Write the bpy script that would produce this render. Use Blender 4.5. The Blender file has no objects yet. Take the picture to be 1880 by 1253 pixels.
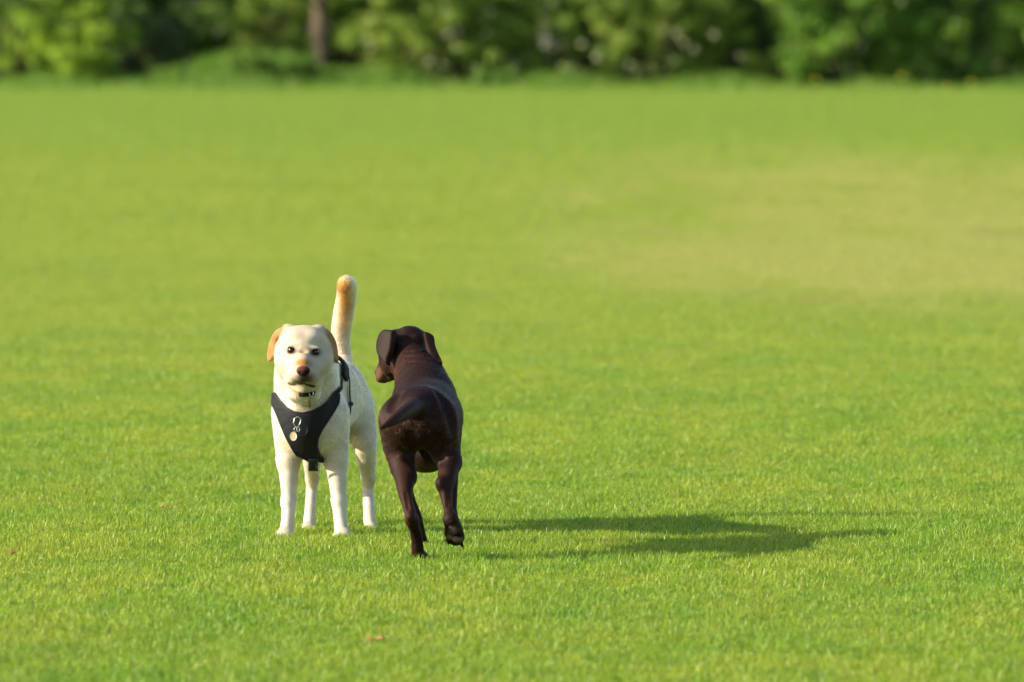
import bpy, math, random
import numpy as np
from mathutils import Vector, Matrix
from mathutils.bvhtree import BVHTree
from mathutils.geometry import delaunay_2d_cdt

R = math.radians
scene = bpy.context.scene
COL = scene.collection
rng = np.random.default_rng(11)
random.seed(5)

# ------------------------------------------------------------------ camera, world, sun, exposure
FPX = 12720.0          # focal length in photo pixels (photo 1880 wide)
CAMH = 1.725
HOR = 77.0            # row of the horizon
cam_d = bpy.data.cameras.new("camera")
cam = bpy.data.objects.new("camera", cam_d)
COL.objects.link(cam)
scene.camera = cam
cam_d.sensor_width = 36.0
cam_d.lens = FPX * 36.0 / 1880.0
cam.location = (0, 0, CAMH)
cam.rotation_euler = (R(90) - math.atan((626.5 - HOR) / FPX), 0, 0)
cam_d.clip_start = 0.1
cam_d.clip_end = 2000
cam_d.dof.use_dof = True
cam_d.dof.focus_distance = 23.6
cam_d.dof.aperture_fstop = 3.9

SUN_EL, SUN_AZ = 22.8, 10.5    # elevation; degrees behind the camera from due left
sun_dir = Vector((-math.cos(R(SUN_AZ)) * math.cos(R(SUN_EL)), -math.sin(R(SUN_AZ)) * math.cos(R(SUN_EL)), math.sin(R(SUN_EL))))
world = bpy.data.worlds.new("World")
scene.world = world
world.use_nodes = True
nt = world.node_tree
bg = nt.nodes["Background"]
sky = nt.nodes.new("ShaderNodeTexSky")
sky.sky_type = 'NISHITA'
sky.sun_disc = False
sky.sun_elevation = R(SUN_EL)
sky.sun_rotation = math.atan2(sun_dir.x, sun_dir.y)
nt.links.new(sky.outputs[0], bg.inputs[0])
bg.inputs[1].default_value = 0.13
sun_l = bpy.data.lights.new("sun", 'SUN')
sun_l.energy = 4.8
sun_l.angle = R(0.5)
sun_l.color = (1.0, 0.90, 0.74)
sun = bpy.data.objects.new("sun", sun_l)
COL.objects.link(sun)
sun.rotation_euler = sun_dir.to_track_quat('Z', 'Y').to_euler()
scene.view_settings.view_transform = 'Standard'
scene.view_settings.look = 'None'
scene.view_settings.exposure = 0.99
scene.view_settings.gamma = 1.0
scene.render.engine = 'CYCLES'
scene.cycles.use_denoising = True
scene.cycles.max_bounces = 8
scene.cycles.transmission_bounces = 6
scene.cycles.transparent_max_bounces = 8

# ------------------------------------------------------------------ helpers
def g_np(y):
    return 0.0110 * 8 * np.log1p(np.exp((np.asarray(y, float) * 0.75 - 35) / 8))

YMAP = [23.85, 1.0]     # depth of the dog being built: distance of its middle, stretch
def P(px, py, Y):
    if 16 < Y < 19: Y = YMAP[0] + (Y - 17.9) * YMAP[1]
    return np.array([(px - 940.0) * Y / FPX, Y, CAMH - (py - HOR) * Y / FPX])

def px(r, Y=18.0):
    return r * 24.0 / FPX

def tag(o, label=None, cat=None, group=None, kind=None):
    for k, v in (("label", label), ("category", cat), ("group", group), ("kind", kind)):
        if v:
            o[k] = v
    return o

def empty(name, loc, label=None, cat=None, group=None):
    o = bpy.data.objects.new(name, None)
    COL.objects.link(o)
    o.location = loc
    o.empty_display_size = 0.2
    return tag(o, label, cat, group)

def link(name, data, parent=None):
    o = bpy.data.objects.new(name, data)
    COL.objects.link(o)
    if parent is not None:
        o.parent = parent
    return o

def mesh_np(name, verts, faces, mat=None, parent=None, smooth=True, attrs=None, origin=None):
    """faces: (n,3) or (n,4) int array; world-space verts are made relative to origin."""
    verts = np.asarray(verts, np.float32)
    if origin is not None:
        verts = verts - np.asarray(origin, np.float32)
    faces = np.asarray(faces, np.int32)
    n, k = faces.shape
    me = bpy.data.meshes.new(name)
    me.vertices.add(len(verts))
    me.vertices.foreach_set("co", verts.ravel())
    me.loops.add(n * k)
    me.loops.foreach_set("vertex_index", faces.ravel())
    me.polygons.add(n)
    me.polygons.foreach_set("loop_start", np.arange(0, n * k, k, dtype=np.int32))
    me.polygons.foreach_set("loop_total", np.full(n, k, np.int32))
    me.polygons.foreach_set("use_smooth", np.full(n, smooth, bool))
    me.update(calc_edges=True)
    me.validate()
    for an, arr in (attrs or {}).items():
        arr = np.asarray(arr, np.float32)
        if arr.ndim == 2:
            a = me.attributes.new(an, 'FLOAT_COLOR', 'POINT')
            full = np.ones((len(arr), 4), np.float32)
            full[:, :3] = arr[:, :3]
            a.data.foreach_set("color", full.ravel())
        else:
            a = me.attributes.new(an, 'FLOAT', 'POINT')
            a.data.foreach_set("value", arr)
    if mat:
        me.materials.append(mat)
    return link(name, me, parent)

class Mat:
    def __init__(s, name):
        s.m = bpy.data.materials.new(name)
        s.m.use_nodes = True
        s.t = s.m.node_tree
        s.b = s.t.nodes["Principled BSDF"]
        s.out = s.t.nodes["Material Output"]
    def n(s, typ, **kw):
        nd = s.t.nodes.new(typ)
        for k, v in kw.items():
            setattr(nd, k, v)
        return nd
    def l(s, a, b):
        s.t.links.new(a, b)
    def set(s, **kw):
        for k, v in kw.items():
            s.b.inputs[k.replace("_", " ")].default_value = v
        return s

def simple_mat(name, col, rough=0.5, metal=0.0, spec=0.5, noise=None):
    m = Mat(name)
    m.set(Roughness=rough, Metallic=metal)
    m.b.inputs["Specular IOR Level"].default_value = spec
    m.b.inputs["Base Color"].default_value = (*col, 1)
    if noise:
        scale, amt = noise
        tx = m.n("ShaderNodeTexNoise"); tx.inputs["Scale"].default_value = scale
        tc = m.n("ShaderNodeTexCoord"); m.l(tc.outputs["Object"], tx.inputs["Vector"])
        rp = m.n("ShaderNodeMix", data_type='RGBA')
        rp.inputs[6].default_value = (*[c * (1 - amt) for c in col], 1)
        rp.inputs[7].default_value = (*[min(1, c * (1 + amt)) for c in col], 1)
        m.l(tx.outputs[0], rp.inputs[0]); m.l(rp.outputs[2], m.b.inputs["Base Color"])
        bp = m.n("ShaderNodeBump"); bp.inputs["Strength"].default_value = 0.3; bp.inputs["Distance"].default_value = 0.002
        m.l(tx.outputs[0], bp.inputs["Height"]); m.l(bp.outputs[0], m.b.inputs["Normal"])
    return m.m

# ------------------------------------------------------------------ field colour (shared by soil and blades)
def field_colour(m, blade=False):
    """world-space colour of the turf: green, yellower, with a straw coloured dry swath on the right."""
    geo = m.n("ShaderNodeNewGeometry")
    vm = m.n("ShaderNodeVectorMath", operation='MULTIPLY'); m.l(geo.outputs["Position"], vm.inputs[0]); vm.inputs[1].default_value = (1, 0.75, 1)
    sep = m.n("ShaderNodeSeparateXYZ"); m.l(vm.outputs[0], sep.inputs[0])
    def math_(op, a, b=None, c=None):
        nd = m.n("ShaderNodeMath", operation=op)
        for i, v in enumerate((a, b, c)):
            if v is None: continue
            if isinstance(v, (int, float)): nd.inputs[i].default_value = v
            else: m.l(v, nd.inputs[i])
        return nd.outputs[0]
    def noise(sx, sy, off=0.0, detail=3.0):
        cb = m.n("ShaderNodeCombineXYZ")
        m.l(math_('MULTIPLY', sep.outputs[0], sx), cb.inputs[0])
        m.l(math_('MULTIPLY', sep.outputs[1], sy), cb.inputs[1])
        cb.inputs[2].default_value = off
        t = m.n("ShaderNodeTexNoise"); t.inputs["Scale"].default_value = 1.0; t.inputs["Detail"].default_value = detail
        m.l(cb.outputs[0], t.inputs["Vector"])
        return t.outputs[0]
    def ramp(v, a, b):
        r = m.n("ShaderNodeMapRange", interpolation_type='SMOOTHSTEP'); m.l(v, r.inputs[0])
        r.inputs[1].default_value = a; r.inputs[2].default_value = b
        return r.outputs[0]
    def mix(f, c1, c2, mode='MIX'):
        x = m.n("ShaderNodeMix", data_type='RGBA', blend_type=mode)
        if isinstance(f, float): x.inputs[0].default_value = f
        else: m.l(f, x.inputs[0])
        for i, c in ((6, c1), (7, c2)):
            if isinstance(c, tuple): x.inputs[i].default_value = (*c, 1)
            else: m.l(c, x.inputs[i])
        return x.outputs[2]
    def spot(cx, cy, rx, ry):
        dx = math_('MULTIPLY', math_('SUBTRACT', sep.outputs[0], cx), 1 / rx)
        dy = math_('MULTIPLY', math_('SUBTRACT', sep.outputs[1], cy), 1 / ry)
        d = math_('ADD', math_('MULTIPLY', dx, dx), math_('MULTIPLY', dy, dy))
        return math_('POWER', 2.718, math_('MULTIPLY', d, -1.0))
    green, ygreen, deep = (0.210, 0.370, 0.034), (0.405, 0.450, 0.055), (0.125, 0.275, 0.028)
    straw, soil = (0.60, 0.49, 0.24), (0.42, 0.29, 0.16)
    c = mix(ramp(noise(1.7, 0.9, 3.0, 5.0), 0.22, 0.70), green, ygreen)
    c = mix(math_('MULTIPLY', ramp(noise(7.0, 3.2, 9.0, 4.0), 0.46, 0.72), 0.62), c, deep)
    # yellower band in the middle distance, with extra blue painted in for haze
    c = mix(math_('MULTIPLY', math_('MULTIPLY', ramp(sep.outputs[1], 20.0, 34.0), math_('SUBTRACT', 1.0, ramp(sep.outputs[1], 50.0, 85.0))), 0.62), c, (0.40, 0.43, 0.085))
    c = mix(math_('MULTIPLY', ramp(sep.outputs[1], 48.0, 85.0), 0.65), c, (0.28, 0.37, 0.070))
    # broad tonal bands across the field
    bandf = ramp(noise(0.16, 0.55, 41.0, 4.0), 0.38, 0.64)
    c = mix(math_('MULTIPLY', bandf, 0.30), c, (0.24, 0.34, 0.05))
    # dry swath
    dry = math_('ADD', spot(1.9, 38.5, 1.7, 3.8), math_('MULTIPLY', spot(3.9, 52.0, 3.8, 16.0), 1.1))
    dry = math_('ADD', dry, math_('MULTIPLY', spot(3.4, 35.0, 1.5, 3.2), 0.6))
    dry = math_('ADD', dry, math_('MULTIPLY', spot(4.3, 40.0, 2.2, 7.0), 0.8))
    dn = math_('ADD', math_('MULTIPLY', noise(0.9, 0.22, 17.0, 4.0), 1.6), -0.25)
    dryf = ramp(math_('MULTIPLY', dry, dn), 0.06, 0.85)
    c = mix(math_('MULTIPLY', dryf, 0.54), c, straw)
    # small bare patches of earth
    bare = spot(1.06, 38.4, 0.28, 0.35)
    for s in ((1.98, 33.2, 0.35, 0.28), (2.35, 32.0, .35, .2), (2.94, 29.0, 0.18, 0.3), (4.0, 43.2, .3, .8), (-0.365, 14.75, .03, .05), (-1.23, 18.85, .05, .07), (-1.72, 17.25, .04, .07), (1.2, 43.4, .2, .5), (0.33, 17.6, .04, .06)):
        bare = math_('ADD', bare, spot(*s))
    bare = ramp(math_('MULTIPLY', bare, ramp(noise(9, 4, 2.0), 0.3, 0.6)), 0.15, 0.7)
    c = mix(math_('MULTIPLY', bare, 0.55), c, soil)
    return c, mix, math_, noise, ramp, bare

def ground_material():
    m = Mat("turf_soil")
    c, mix, math_, noise, ramp, bare = field_colour(m)
    c2 = mix(0.30, c, (0.16, 0.17, 0.05))
    far = m.n("ShaderNodeTexNoise"); far.inputs["Scale"].default_value = 60.0; far.inputs["Detail"].default_value = 4.0
    tc = m.n("ShaderNodeTexCoord"); m.l(tc.outputs["Object"], far.inputs["Vector"])
    c3 = mix(ramp(far.outputs[0], 0.35, 0.65), c2, (0.12, 0.17, 0.035))
    m.l(c3, m.b.inputs["Base Color"])
    bp = m.n("ShaderNodeBump"); bp.inputs["Distance"].default_value = 0.02; bp.inputs["Strength"].default_value = 0.6
    m.l(far.outputs[0], bp.inputs["Height"]); m.l(bp.outputs[0], m.b.inputs["Normal"])
    m.set(Roughness=1.0)
    m.b.inputs["Specular IOR Level"].default_value = 0.1
    return m.m

def blade_material():
    m = Mat("grass_blades")
    c, mix, math_, noise, ramp, bare = field_colour(m, True)
    at = m.n("ShaderNodeAttribute"); at.attribute_name = "tone"
    # tone: <0.06 dry straw blades, else brightness / hue variation
    c = mix(math_('MULTIPLY', at.outputs["Fac"], 0.55), c, (0.13, 0.32, 0.028))
    st = math_('LESS_THAN', at.outputs["Fac"], 0.05)
    c = mix(math_('MULTIPLY', st, 0.8), c, (0.60, 0.54, 0.25))
    hs = m.n("ShaderNodeHueSaturation"); m.l(c, hs.inputs["Color"])
    m.l(math_('MULTIPLY_ADD', math_('FRACT', math_('MULTIPLY', at.outputs["Fac"], 7.31)), 0.75, 0.62), hs.inputs["Value"])
    col = hs.outputs[0]
    m.l(col, m.b.inputs["Base Color"])
    m.set(Roughness=0.42)
    m.b.inputs["Specular IOR Level"].default_value = 0.35
    tr = m.n("ShaderNodeBsdfTranslucent")
    tcol = mix(1.0, col, (1.25, 1.12, 0.5), 'MULTIPLY')
    m.l(tcol, tr.inputs[0])
    ms = m.n("ShaderNodeMixShader"); ms.inputs[0].default_value = 0.42
    m.l(m.b.outputs[0], ms.inputs[1]); m.l(tr.outputs[0], ms.inputs[2]); m.l(ms.outputs[0], m.out.inputs[0])
    return m.m

# ------------------------------------------------------------------ ground sheet
def build_ground():
    xs = np.concatenate([np.linspace(-600, -40, 12), np.linspace(-30, 30, 41), np.linspace(40, 600, 12)])
    ys = np.concatenate([np.linspace(-300, 0, 8), np.linspace(4, 170, 167), np.linspace(190, 900, 15)])
    X, Y = np.meshgrid(xs, ys, indexing='ij')
    Z = g_np(np.minimum(Y, 170))
    v = np.stack([X, Y, Z], -1).reshape(-1, 3)
    nx, ny = X.shape
    i, j = np.meshgrid(np.arange(nx - 1), np.arange(ny - 1), indexing='ij')
    a = (i * ny + j).ravel()
    f = np.stack([a, a + ny, a + ny + 1, a + 1], -1)
    o = mesh_np("ground", v, f, GROUND_MAT)
    tag(o, kind="structure")

GROUND_MAT = ground_material()
build_ground()

def blade_mesh(n, size, h_lo, h_hi, w, seed, lean=0.5, round_patch=False):
    r = np.random.default_rng(seed)
    # tufts
    nt_ = max(1, n // 7)
    tx = r.uniform(-size / 2, size / 2, (nt_, 2))
    idx = r.integers(0, nt_, n)
    base = tx[idx] + r.normal(0, 0.009, (n, 2))
    ang = r.uniform(0, 2 * np.pi, n)
    hvar = r.uniform(0.65, 1.3, nt_)[idx]
    h = (h_lo + (h_hi - h_lo) * r.random(n) ** 1.5) * hvar
    ln = h * r.uniform(0.1, lean * 1.9, n)
    d = np.stack([np.cos(ang), np.sin(ang)], -1)
    tw = ang + np.pi / 2 + r.normal(0, 0.5, n)
    wv = np.stack([np.cos(tw), np.sin(tw)], -1) * (w * r.uniform(0.6, 1.3, n) / 2)[:, None]
    levels = [(0.0, 1.0), (0.4, 0.95), (0.75, 0.7), (1.0, 0.0)]
    V = []
    for s, ws in levels:
        c = base + d * (ln * s ** 1.8)[:, None]
        z = h * s * (1 - 0.18 * s * (ln / h))
        if ws > 0:
            V.append(np.column_stack([c - wv * ws, z])); V.append(np.column_stack([c + wv * ws, z]))
        else:
            V.append(np.column_stack([c, z]))
    V = np.stack(V, 1)  # n,7,3
    b = (np.arange(n) * 7)[:, None]
    F = np.concatenate([b + np.array([[0, 1, 3]]), b + np.array([[0, 3, 2]]), b + np.array([[2, 3, 5]]), b + np.array([[2, 5, 4]]), b + np.array([[4, 5, 6]])], 0)
    tone = np.repeat(r.random(n), 7)
    return V.reshape(-1, 3), F, tone

def scatter_modifier(o, x0, x1, y0, y1, step, smin, smax, seed, jitter=0.35, tilt=0.004, bank=None):
    """instances the object's own patch of blades over the field, following the rise of the ground."""
    ng = bpy.data.node_groups.new("scatter_patches", 'GeometryNodeTree')
    ng.interface.new_socket("Geometry", in_out='INPUT', socket_type='NodeSocketGeometry')
    ng.interface.new_socket("Geometry", in_out='OUTPUT', socket_type='NodeSocketGeometry')
    N, L = ng.nodes, ng.links
    gi, go = N.new("NodeGroupInput"), N.new("NodeGroupOutput")
    gr = N.new("GeometryNodeMeshGrid")
    gr.inputs["Size X"].default_value = x1 - x0; gr.inputs["Size Y"].default_value = y1 - y0
    gr.inputs["Vertices X"].default_value = int((x1 - x0) / step) + 1
    gr.inputs["Vertices Y"].default_value = int((y1 - y0) / step) + 1
    def rnd(lo, hi, s, vec=True):
        r = N.new("FunctionNodeRandomValue"); r.data_type = 'FLOAT_VECTOR' if vec else 'FLOAT'
        if vec:
            r.inputs[0].default_value = lo; r.inputs[1].default_value = hi; r.inputs["Seed"].default_value = s
            return r.outputs[0]
        r.inputs[2].default_value = lo; r.inputs[3].default_value = hi; r.inputs["Seed"].default_value = s
        return r.outputs[1]
    sp = N.new("GeometryNodeSetPosition"); L.new(gr.outputs[0], sp.inputs["Geometry"])
    ad = N.new("ShaderNodeVectorMath"); ad.operation = 'ADD'
    j = step * jitter
    L.new(rnd((-j, -j, 0), (j, j, 0), seed), ad.inputs[0])
    ad.inputs[1].default_value = ((x0 + x1) / 2, (y0 + y1) / 2, 0)
    L.new(ad.outputs[0], sp.inputs["Offset"])
    def mt(op, a, b=None):
        nd = N.new("ShaderNodeMath"); nd.operation = op
        for i, v in enumerate((a, b)):
            if v is None: continue
            if isinstance(v, (int, float)): nd.inputs[i].default_value = v
            else: L.new(v, nd.inputs[i])
        return nd.outputs[0]
    pos = N.new("GeometryNodeInputPosition"); sx = N.new("ShaderNodeSeparateXYZ"); L.new(pos.outputs[0], sx.inputs[0])
    e = mt('POWER', 2.718281828, mt('MULTIPLY', mt('SUBTRACT', mt('MULTIPLY', sx.outputs[1], 0.75), 35.0), 0.125))
    z = mt('MULTIPLY', mt('LOGARITHM', mt('ADD', e, 1.0), 2.718281828), 0.088)
    cb = N.new("ShaderNodeCombineXYZ"); L.new(z, cb.inputs[2])
    sp2 = N.new("GeometryNodeSetPosition"); L.new(sp.outputs[0], sp2.inputs["Geometry"]); L.new(cb.outputs[0], sp2.inputs["Offset"])
    ip = N.new("GeometryNodeInstanceOnPoints")
    L.new(sp2.outputs[0], ip.inputs["Points"]); L.new(gi.outputs[0], ip.inputs["Instance"])
    L.new(rnd((-tilt, -tilt, 0), (tilt, tilt, 6.283), seed + 1), ip.inputs["Rotation"])
    nz = N.new("ShaderNodeTexNoise"); nz.inputs["Scale"].default_value = 1.5; nz.inputs["Detail"].default_value = 2.0
    L.new(pos.outputs[0], nz.inputs["Vector"])
    sc_ = rnd(smin, smax, seed + 2, False)
    cs = N.new("ShaderNodeCombineXYZ"); L.new(sc_, cs.inputs[0]); L.new(sc_, cs.inputs[1])
    L.new(mt('MULTIPLY', sc_, mt('ADD', mt('MULTIPLY', nz.outputs[0], 1.2), 0.38)), cs.inputs[2])
    L.new(cs.outputs[0], ip.inputs["Scale"])
    L.new(ip.outputs[0], go.inputs[0])
    md = o.modifiers.new("scatter", 'NODES'); md.node_group = ng

BLADE = blade_material()
v, f, tone = blade_mesh(7400, 0.62, 0.010, 0.033, 0.0025, 1)
grass = mesh_np("grass", v, f, BLADE, smooth=False, attrs={"tone": tone})
scatter_modifier(grass, -9, 9, 15.0, 60, 0.36, 0.9, 1.15, 3)
tag(grass, "short mown bright green grass covering the near part of the field", "grass", kind="stuff")
v, f, tone = blade_mesh(5600, 1.25, 0.014, 0.032, 0.0050, 2)
grass2 = mesh_np("grass", v, f, BLADE, smooth=False, attrs={"tone": tone})
scatter_modifier(grass2, -15, 15, 59.8, 138, 0.75, 0.95, 1.2, 30)
tag(grass2, "short yellow green grass of the far field up to the hedge", "grass", kind="stuff")

# ------------------------------------------------------------------ signed distance body builder
def smooth_line(pts, k=3):
    """denser joints on a smooth curve through the given ones"""
    p = np.array(pts, float)
    if len(p) < 3: return [tuple(q) for q in p]
    e = np.vstack([2 * p[0] - p[1], p, 2 * p[-1] - p[-2]])
    out = []
    for i in range(1, len(e) - 2):
        for j in range(k):
            t = j / k
            a, b_, c, d = e[i - 1], e[i], e[i + 1], e[i + 2]
            out.append(0.5 * (2 * b_ + (c - a) * t + (2 * a - 5 * b_ + 4 * c - d) * t * t + (-a + 3 * b_ - 3 * c + d) * t ** 3))
    out.append(p[-1])
    return [tuple(q) for q in out]

class Body:
    def __init__(s, lo, hi, res):
        s.lo = np.array(lo, float); s.res = res
        s.n = np.ceil((np.array(hi) - s.lo) / res).astype(int) + 1
        s.F = np.full(s.n, 0.5, np.float32)
        s.prims = []
    def _sub(s, lo, hi):
        a = np.clip(np.floor((lo - s.lo) / s.res).astype(int), 0, s.n)
        b = np.clip(np.ceil((hi - s.lo) / s.res).astype(int) + 1, 0, s.n)
        ax = [s.lo[i] + s.res * np.arange(a[i], b[i]) for i in range(3)]
        return (slice(a[0], b[0]), slice(a[1], b[1]), slice(a[2], b[2])), np.stack(np.meshgrid(*ax, indexing='ij'), -1)
    @staticmethod
    def cone_d(p, a, b, ra, rb, sq=None):
        pa = p - a; ba = b - a
        if sq is not None:
            ax = np.asarray(sq[0], float)
            ax = ax - ba * (ax @ ba) / (ba @ ba); ax /= np.linalg.norm(ax)
            pa = pa + (sq[1] - 1) * (pa @ ax)[..., None] * ax
        h = np.clip((pa @ ba) / (ba @ ba), 0, 1)
        d = np.linalg.norm(pa - h[..., None] * ba, axis=-1) - (ra + (rb - ra) * h)
        return d / (sq[1] if sq else 1.0) if sq is not None else d
    @staticmethod
    def ell_d(p, c, r, M):
        q = (p - c) @ M
        k0 = np.linalg.norm(q / r, axis=-1); k1 = np.linalg.norm(q / (r * r), axis=-1) + 1e-9
        return k0 * (k0 - 1) / k1
    def _merge(s, sl, d, k, op):
        A = s.F[sl]; d = d.astype(np.float32)
        if op == 'add':
            h = np.maximum(k - np.abs(A - d), 0) / k
            s.F[sl] = np.minimum(A, d) - h * h * k * 0.25
        else:
            d = -d
            h = np.maximum(k - np.abs(A - d), 0) / k
            s.F[sl] = np.maximum(A, d) + h * h * k * 0.25
    def cone(s, a, b, ra, rb, k=0.03, sq=None, flow=None, hl=1.0, op='add', col=None):
        a, b = np.asarray(a, float), np.asarray(b, float)
        r = max(ra, rb) + k + 0.01
        sl, p = s._sub(np.minimum(a, b) - r, np.maximum(a, b) + r)
        s._merge(sl, s.cone_d(p, a, b, ra, rb, sq), k, op)
        if op == 'add':
            fl = (b - a) / np.linalg.norm(b - a) if flow is None else np.asarray(flow, float)
            s.prims.append(('c', (a, b, ra, rb, sq), fl, hl, col))
    def ell(s, c, r, M=None, k=0.03, flow=(0, 0, -1), hl=1.0, op='add', col=None):
        M = np.eye(3) if M is None else M
        r = np.asarray(r, float); R_ = r.max() + k + 0.01
        sl, p = s._sub(c - R_, c + R_)
        s._merge(sl, s.ell_d(p, c, r, M), k, op)
        if op == 'add':
            s.prims.append(('e', (np.asarray(c), r, M), np.asarray(flow, float), hl, col))
    @staticmethod
    def flap_d(p, o, M, poly, t, c):
        q = (p - o) @ M                     # u, v in the plane of the flap, w across it
        u, v = q[..., 0], q[..., 1]
        w = q[..., 2] - c * u * u
        d = np.full(u.shape, 1e9); sgn = np.ones(u.shape)
        n = len(poly)
        for i in range(n):
            a, b = poly[i], poly[i - 1]
            ex, ey = b[0] - a[0], b[1] - a[1]
            wx, wy = u - a[0], v - a[1]
            h = np.clip((wx * ex + wy * ey) / (ex * ex + ey * ey), 0, 1)
            d = np.minimum(d, (wx - ex * h) ** 2 + (wy - ey * h) ** 2)
            c1, c2, c3 = v >= a[1], v < b[1], ex * wy > ey * wx
            fl = (c1 & c2 & c3) | (~c1 & ~c2 & ~c3)
            sgn = np.where(fl, -sgn, sgn)
        d2 = sgn * np.sqrt(d) + t * 0.6
        dw = np.abs(w) - t * 0.4
        return np.minimum(np.maximum(d2, dw), 0) + np.hypot(np.maximum(d2, 0), np.maximum(dw, 0)) - t * 0.5
    def flap(s, pts, t, c=0.0, k=0.004, flow=(0, 0, -1), hl=0.3, col=None, view=(0, -1, 0)):
        """thin hanging flap cut to an outline"""
        W = np.array([P(*q) for q in pts]); o = W.mean(0)
        nrm = np.linalg.svd(W - o)[2][2]
        if nrm @ np.array(view, float) < 0: nrm = -nrm
        u = np.cross((0, 0, 1), nrm); u /= np.linalg.norm(u)
        M = np.stack([u, np.cross(nrm, u), nrm], -1)
        poly = [tuple(q) for q in ((W - o) @ M)[:, :2]]
        sl, p = s._sub(W.min(0) - 0.03, W.max(0) + 0.03)
        s._merge(sl, s.flap_d(p, o, M, poly, t, c), k, 'add')
        s.prims.append(('f', (o, M, poly, t, c), np.asarray(flow, float), hl, col))
    def chain(s, pts, k=0.03, sq=None, flow=None, hl=1.0):
        """pts: (photo x, photo y, distance, radius in photo pixels)"""
        pts = smooth_line(pts)
        pts = np.array(pts)
        W = np.array([P(*p[:3]) for p in pts]); rad = px(1) * pts[:, 3]
        m = rad.max() + k + 0.01
        sl, g = s._sub(W.min(0) - m, W.max(0) + m)
        d = None
        for a, b, ra, rb in zip(W[:-1], W[1:], rad[:-1], rad[1:]):
            e = s.cone_d(g, a, b, ra, rb, sq)
            d = e if d is None else np.minimum(d, e)
            fl = (b - a) / np.linalg.norm(b - a) if flow is None else np.asarray(flow, float)
            s.prims.append(('c', (a, b, ra, rb, sq), fl, hl, None))
        s._merge(sl, d, k, 'add')
    def front(s, x, y, Y0, toward=1):
        """distance at which the line of sight through a photo point first meets the body, near Y0"""
        for Y in np.arange(Y0 - 0.09, Y0 + 0.12, s.res * 0.5):
            p = P(x, y, Y); i = np.round((p - s.lo) / s.res).astype(int)
            if (i >= 0).all() and (i < s.n).all() and s.F[tuple(i)] < 0: return Y
        return Y0
    def mesh(s):
        F = s.F; pos = F < 0
        c = pos[:-1, :-1, :-1].astype(np.uint8)
        tot = np.zeros_like(c)
        for dx in (0, 1):
            for dy in (0, 1):
                for dz in (0, 1):
                    tot += pos[dx:F.shape[0] - 1 + dx, dy:F.shape[1] - 1 + dy, dz:F.shape[2] - 1 + dz]
        act = (tot > 0) & (tot < 8)
        I = np.argwhere(act)
        ids = np.full(act.shape, -1, np.int64); ids[act] = np.arange(len(I))
        acc = np.zeros((len(I), 3)); cnt = np.zeros(len(I))
        cor = [(0, 0, 0), (1, 0, 0), (0, 1, 0), (1, 1, 0), (0, 0, 1), (1, 0, 1), (0, 1, 1), (1, 1, 1)]
        val = [F[I[:, 0] + a, I[:, 1] + b, I[:, 2] + c_] for a, b, c_ in cor]
        for u in range(8):
            for w in range(u + 1, 8):
                if sum(abs(cor[u][i] - cor[w][i]) for i in range(3)) != 1: continue
                m = (val[u] < 0) != (val[w] < 0)
                t = np.where(m, val[u] / (val[u] - val[w] + 1e-12), 0)
                pt = np.array(cor[u]) + t[:, None] * (np.array(cor[w]) - np.array(cor[u]))
                acc[m] += pt[m]; cnt[m] += 1
        V = s.lo + (I + acc / cnt[:, None]) * s.res
        faces = []
        for ax in range(3):
            n_ = [F.shape[i] - (1 if i == ax else 0) for i in range(3)]
            s0 = [slice(0, n_[i]) for i in range(3)]; s1 = list(s0); s1[ax] = slice(1, F.shape[ax])
            A, B = pos[tuple(s0)], pos[tuple(s1)]
            E = np.argwhere(A != B)
            o1, o2 = [(1, 2), (2, 0), (0, 1)][ax]
            ok = (E[:, o1] > 0) & (E[:, o2] > 0) & (E[:, o1] < F.shape[o1] - 1) & (E[:, o2] < F.shape[o2] - 1)
            E = E[ok]
            def cid(d1, d2):
                X = E.copy(); X[:, o1] -= d1; X[:, o2] -= d2
                return ids[X[:, 0], X[:, 1], X[:, 2]]
            q = np.stack([cid(1, 1), cid(0, 1), cid(0, 0), cid(1, 0)], -1)
            inside = A[E[:, 0], E[:, 1], E[:, 2]]
            q[~inside] = q[~inside][:, ::-1]
            faces.append(q)
        Fc = np.concatenate(faces)
        # drop specks: keep all; normals from gradient
        idx = (V - s.lo) / s.res
        i0 = np.clip(np.round(idx).astype(int), 1, s.n - 2)
        g = np.stack([F[i0[:, 0] + 1, i0[:, 1], i0[:, 2]] - F[i0[:, 0] - 1, i0[:, 1], i0[:, 2]],
                      F[i0[:, 0], i0[:, 1] + 1, i0[:, 2]] - F[i0[:, 0], i0[:, 1] - 1, i0[:, 2]],
                      F[i0[:, 0], i0[:, 1], i0[:, 2] + 1] - F[i0[:, 0], i0[:, 1], i0[:, 2] - 1]], -1)
        N_ = g / (np.linalg.norm(g, axis=1, keepdims=True) + 1e-9)
        # one light relaxation
        nb = np.zeros_like(V); c2 = np.zeros(len(V))
        for a, b in ((0, 1), (1, 2), (2, 3), (3, 0)):
            np.add.at(nb, Fc[:, a], V[Fc[:, b]]); np.add.at(c2, Fc[:, a], 1)
            np.add.at(nb, Fc[:, b], V[Fc[:, a]]); np.add.at(c2, Fc[:, b], 1)
        V = V * 0.5 + 0.5 * nb / np.maximum(c2, 1)[:, None]
        return V, Fc, N_
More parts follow.
